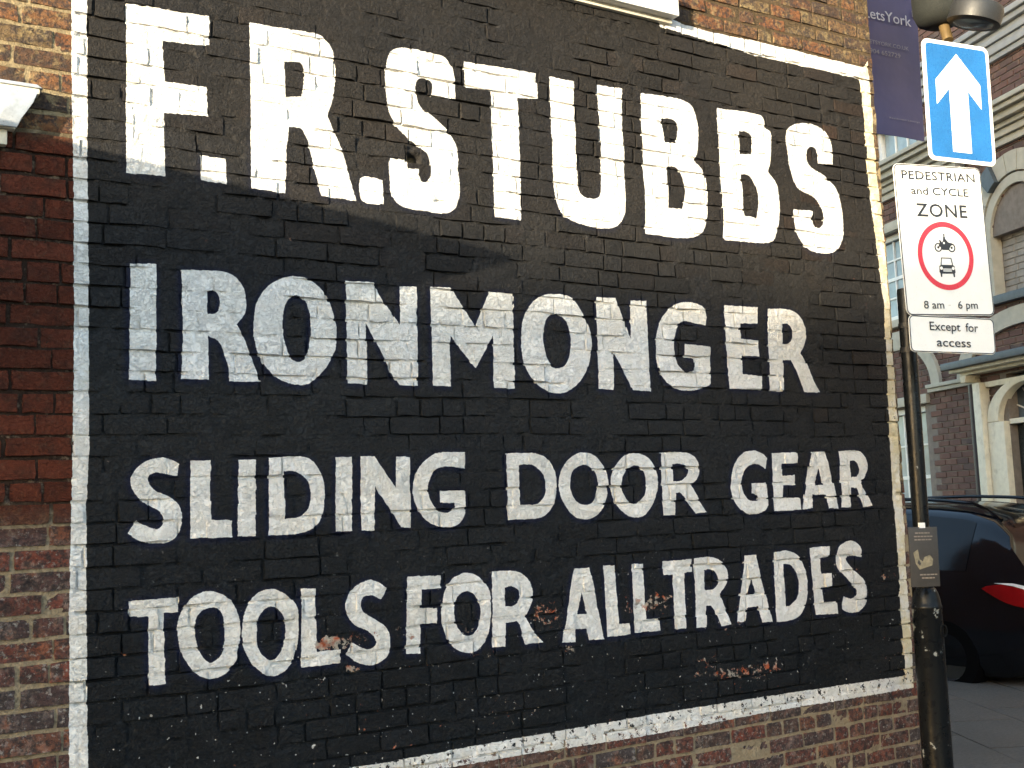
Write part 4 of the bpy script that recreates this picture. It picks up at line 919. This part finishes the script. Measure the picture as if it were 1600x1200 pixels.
# ------------------------------------------------------------------ banner on the corner
BA = R(-5); B0 = at_depth(1400, 100, 7.6)
def bs(px, py):
    n_ = np.array([-math.sin(BA), math.cos(BA), 0]); d_ = np.array([math.cos(BA), math.sin(BA), 0]); r = ray(px, py); t = ((B0 - CPOS) @ n_) / (r @ n_); Q = CPOS + r * t; return (Q - B0) @ d_, Q[2]
ban = empty('banner', (B0[0], B0[1], 0), (0, 0, BA)); tag(ban, 'dark purple letting agent banner hanging from the wall corner behind the blue arrow sign', 'banner')
m = NT('banner_cloth'); nb = m.noise(4, 4); M_BAN = m.out(m.mix(m.ramp(nb, .3, .7), (.036, .037, .12), (.05, .05, .15)), .5, m.bump(m.noise(3, 3), .02, .4))
b_ = MB(); zt = 5.35
v = []; f = []
N1, N2 = 8, 20
for side in (0, 1):
    for j in range(N2 + 1):
        for i in range(N1 + 1):
            t = j / N2; x_ = -.46 + (.235 - .028 * (1 - t) + .46) * i / N1; z_ = 3.885 + (zt - 3.885) * t + .006 * (1 - i / N1)
            v.append((x_, .006 * math.sin(i * .9 + t * 5) * (1 - t) + side * .004, z_))
n0 = (N1 + 1) * (N2 + 1)
for side in (0, 1):
    for j in range(N2):
        for i in range(N1):
            a_ = side * n0 + j * (N1 + 1) + i; q_ = (a_, a_ + 1, a_ + N1 + 2, a_ + N1 + 1); f.append(q_ if side == 0 else q_[::-1])
b_.add(v, f); b_.build('cloth', M_BAN, ban, smooth=True)
M_BT = simple('banner_print', (.45, .45, .52), .5, var=.05); M_BT2 = simple('banner_print_dim', (.20, .20, .25), .5, var=.05)
def btext(t_, pl, pr, py, h, mat, name='lettering', bold=.0):
    (s0, z0), (s1, z1) = bs(*pl), bs(*pr); return put_text(ban, t_, (s0 + s1) / 2, (z0 + z1) / 2, h, abs(s1 - s0), mat, y=-.012, bold=bold, name=name)
btext('yLetsYork', (1338, 25), (1422, 43), 0, .070, M_BT, bold=.004)
btext('LETSYORK.CO.UK', (1353, 69), (1418, 79), 0, .026, M_BT2); btext('01904 652729', (1347, 82), (1405, 91), 0, .030, M_BT2)
btext('Residential Lettings', (1388, 186), (1435, 193), 0, .011, M_BT2)
s0, z0 = bs(1425, 22); b_ = MB(); eo = [(s0 - .014, z0 - .025), (s0 + .014, z0 - .025), (s0 + .014, z0 + .012), (s0 + .006, z0 + .026), (s0 - .006, z0 + .026), (s0 - .014, z0 + .012)]
b_.ring(eo, [(s0 + (x_ - s0) * .6, z0 + (z_ - z0) * .68) for x_, z_ in eo], -.013, -.011); b_.build('emblem', M_BT2, ban)
b_ = MB(); b_.tube([(-1.2, 0.004, zt), (.28, 0.004, zt)], .014); b_.build('bracket_arm', M_PLA, ban)
b_ = MB(); b_.tube([(-1.2, 0.004, 3.9), (-.44, .004, 3.89)], .008); b_.build('lower_arm', M_PLA, ban)

# ------------------------------------------------------------------ street lamp overhead
lc = at_depth(1466, -8, 7.2); lam = empty('street_lamp', tuple(lc), (0, 0, R(60)))
tag(lam, 'dark round street lamp reaching over the top of the blue arrow sign', 'street lamp')
M_LH = simple('lamp_hood', (.006, .008, .007), .9, var=.2); M_RING = simple('lamp_ring', (.022, .024, .027), .5, .2)
b_ = MB(); b_.lathe([(.02, -.20), (.09, -.195), (.135, -.17), (.155, -.12), (.16, -.02), (.15, .12), (.11, .22), (.05, .27)], n=28); b_.build('hood', M_LH, lam, smooth=True)
rgc = at_depth(1524, 22, 7.05) - lc
thl = R(-60); rx_, ry_ = rgc[0] * math.cos(thl) - rgc[1] * math.sin(thl), rgc[0] * math.sin(thl) + rgc[1] * math.cos(thl)
b_ = MB(); b_.lathe([(.135, -.060), (.155, -.055), (.160, .02), (.150, .05), (.10, .075)], (0, 0), n=28); ro = b_.build('lamp_ring', M_RING, lam, smooth=True); ro.location = (rx_, ry_, rgc[2]); ro.rotation_euler = (R(14), R(-10), 0)
b_ = MB(); b_.lathe([(.01, -.075), (.08, -.07), (.134, -.055), (.134, -.05)], (0, 0), n=24); lo = b_.build('lens', M_GLASS, lam, smooth=True); lo.location = (rx_, ry_, rgc[2]); lo.rotation_euler = (R(14), R(-10), 0)
nk = at_depth(1478, 62, 7.15) - lc; nx1, ny1 = nk[0] * math.cos(thl) - nk[1] * math.sin(thl), nk[0] * math.sin(thl) + nk[1] * math.cos(thl)
b_ = MB(); b_.tube([(nx1 - .03, ny1, nk[2] - .02), (nx1, ny1, nk[2] + .06), (nx1 + .02, ny1, nk[2] + .12)], .032, 12); b_.build('finial', simple('bronze_fitting', (.16, .11, .05), .4, .4), lam, smooth=True)
b_ = MB(); b_.tube([(0, 0, .25), (0, 0, .7), (-.1, .2, .95), (-.3, .6, 1.05), (-.6, 2.2, 1.1)], .03, 10); b_.build('lamp_arm', M_LH, lam, smooth=True)
print('bricks', len(specs), 'facade bricks', len(fb), len(vis_i))
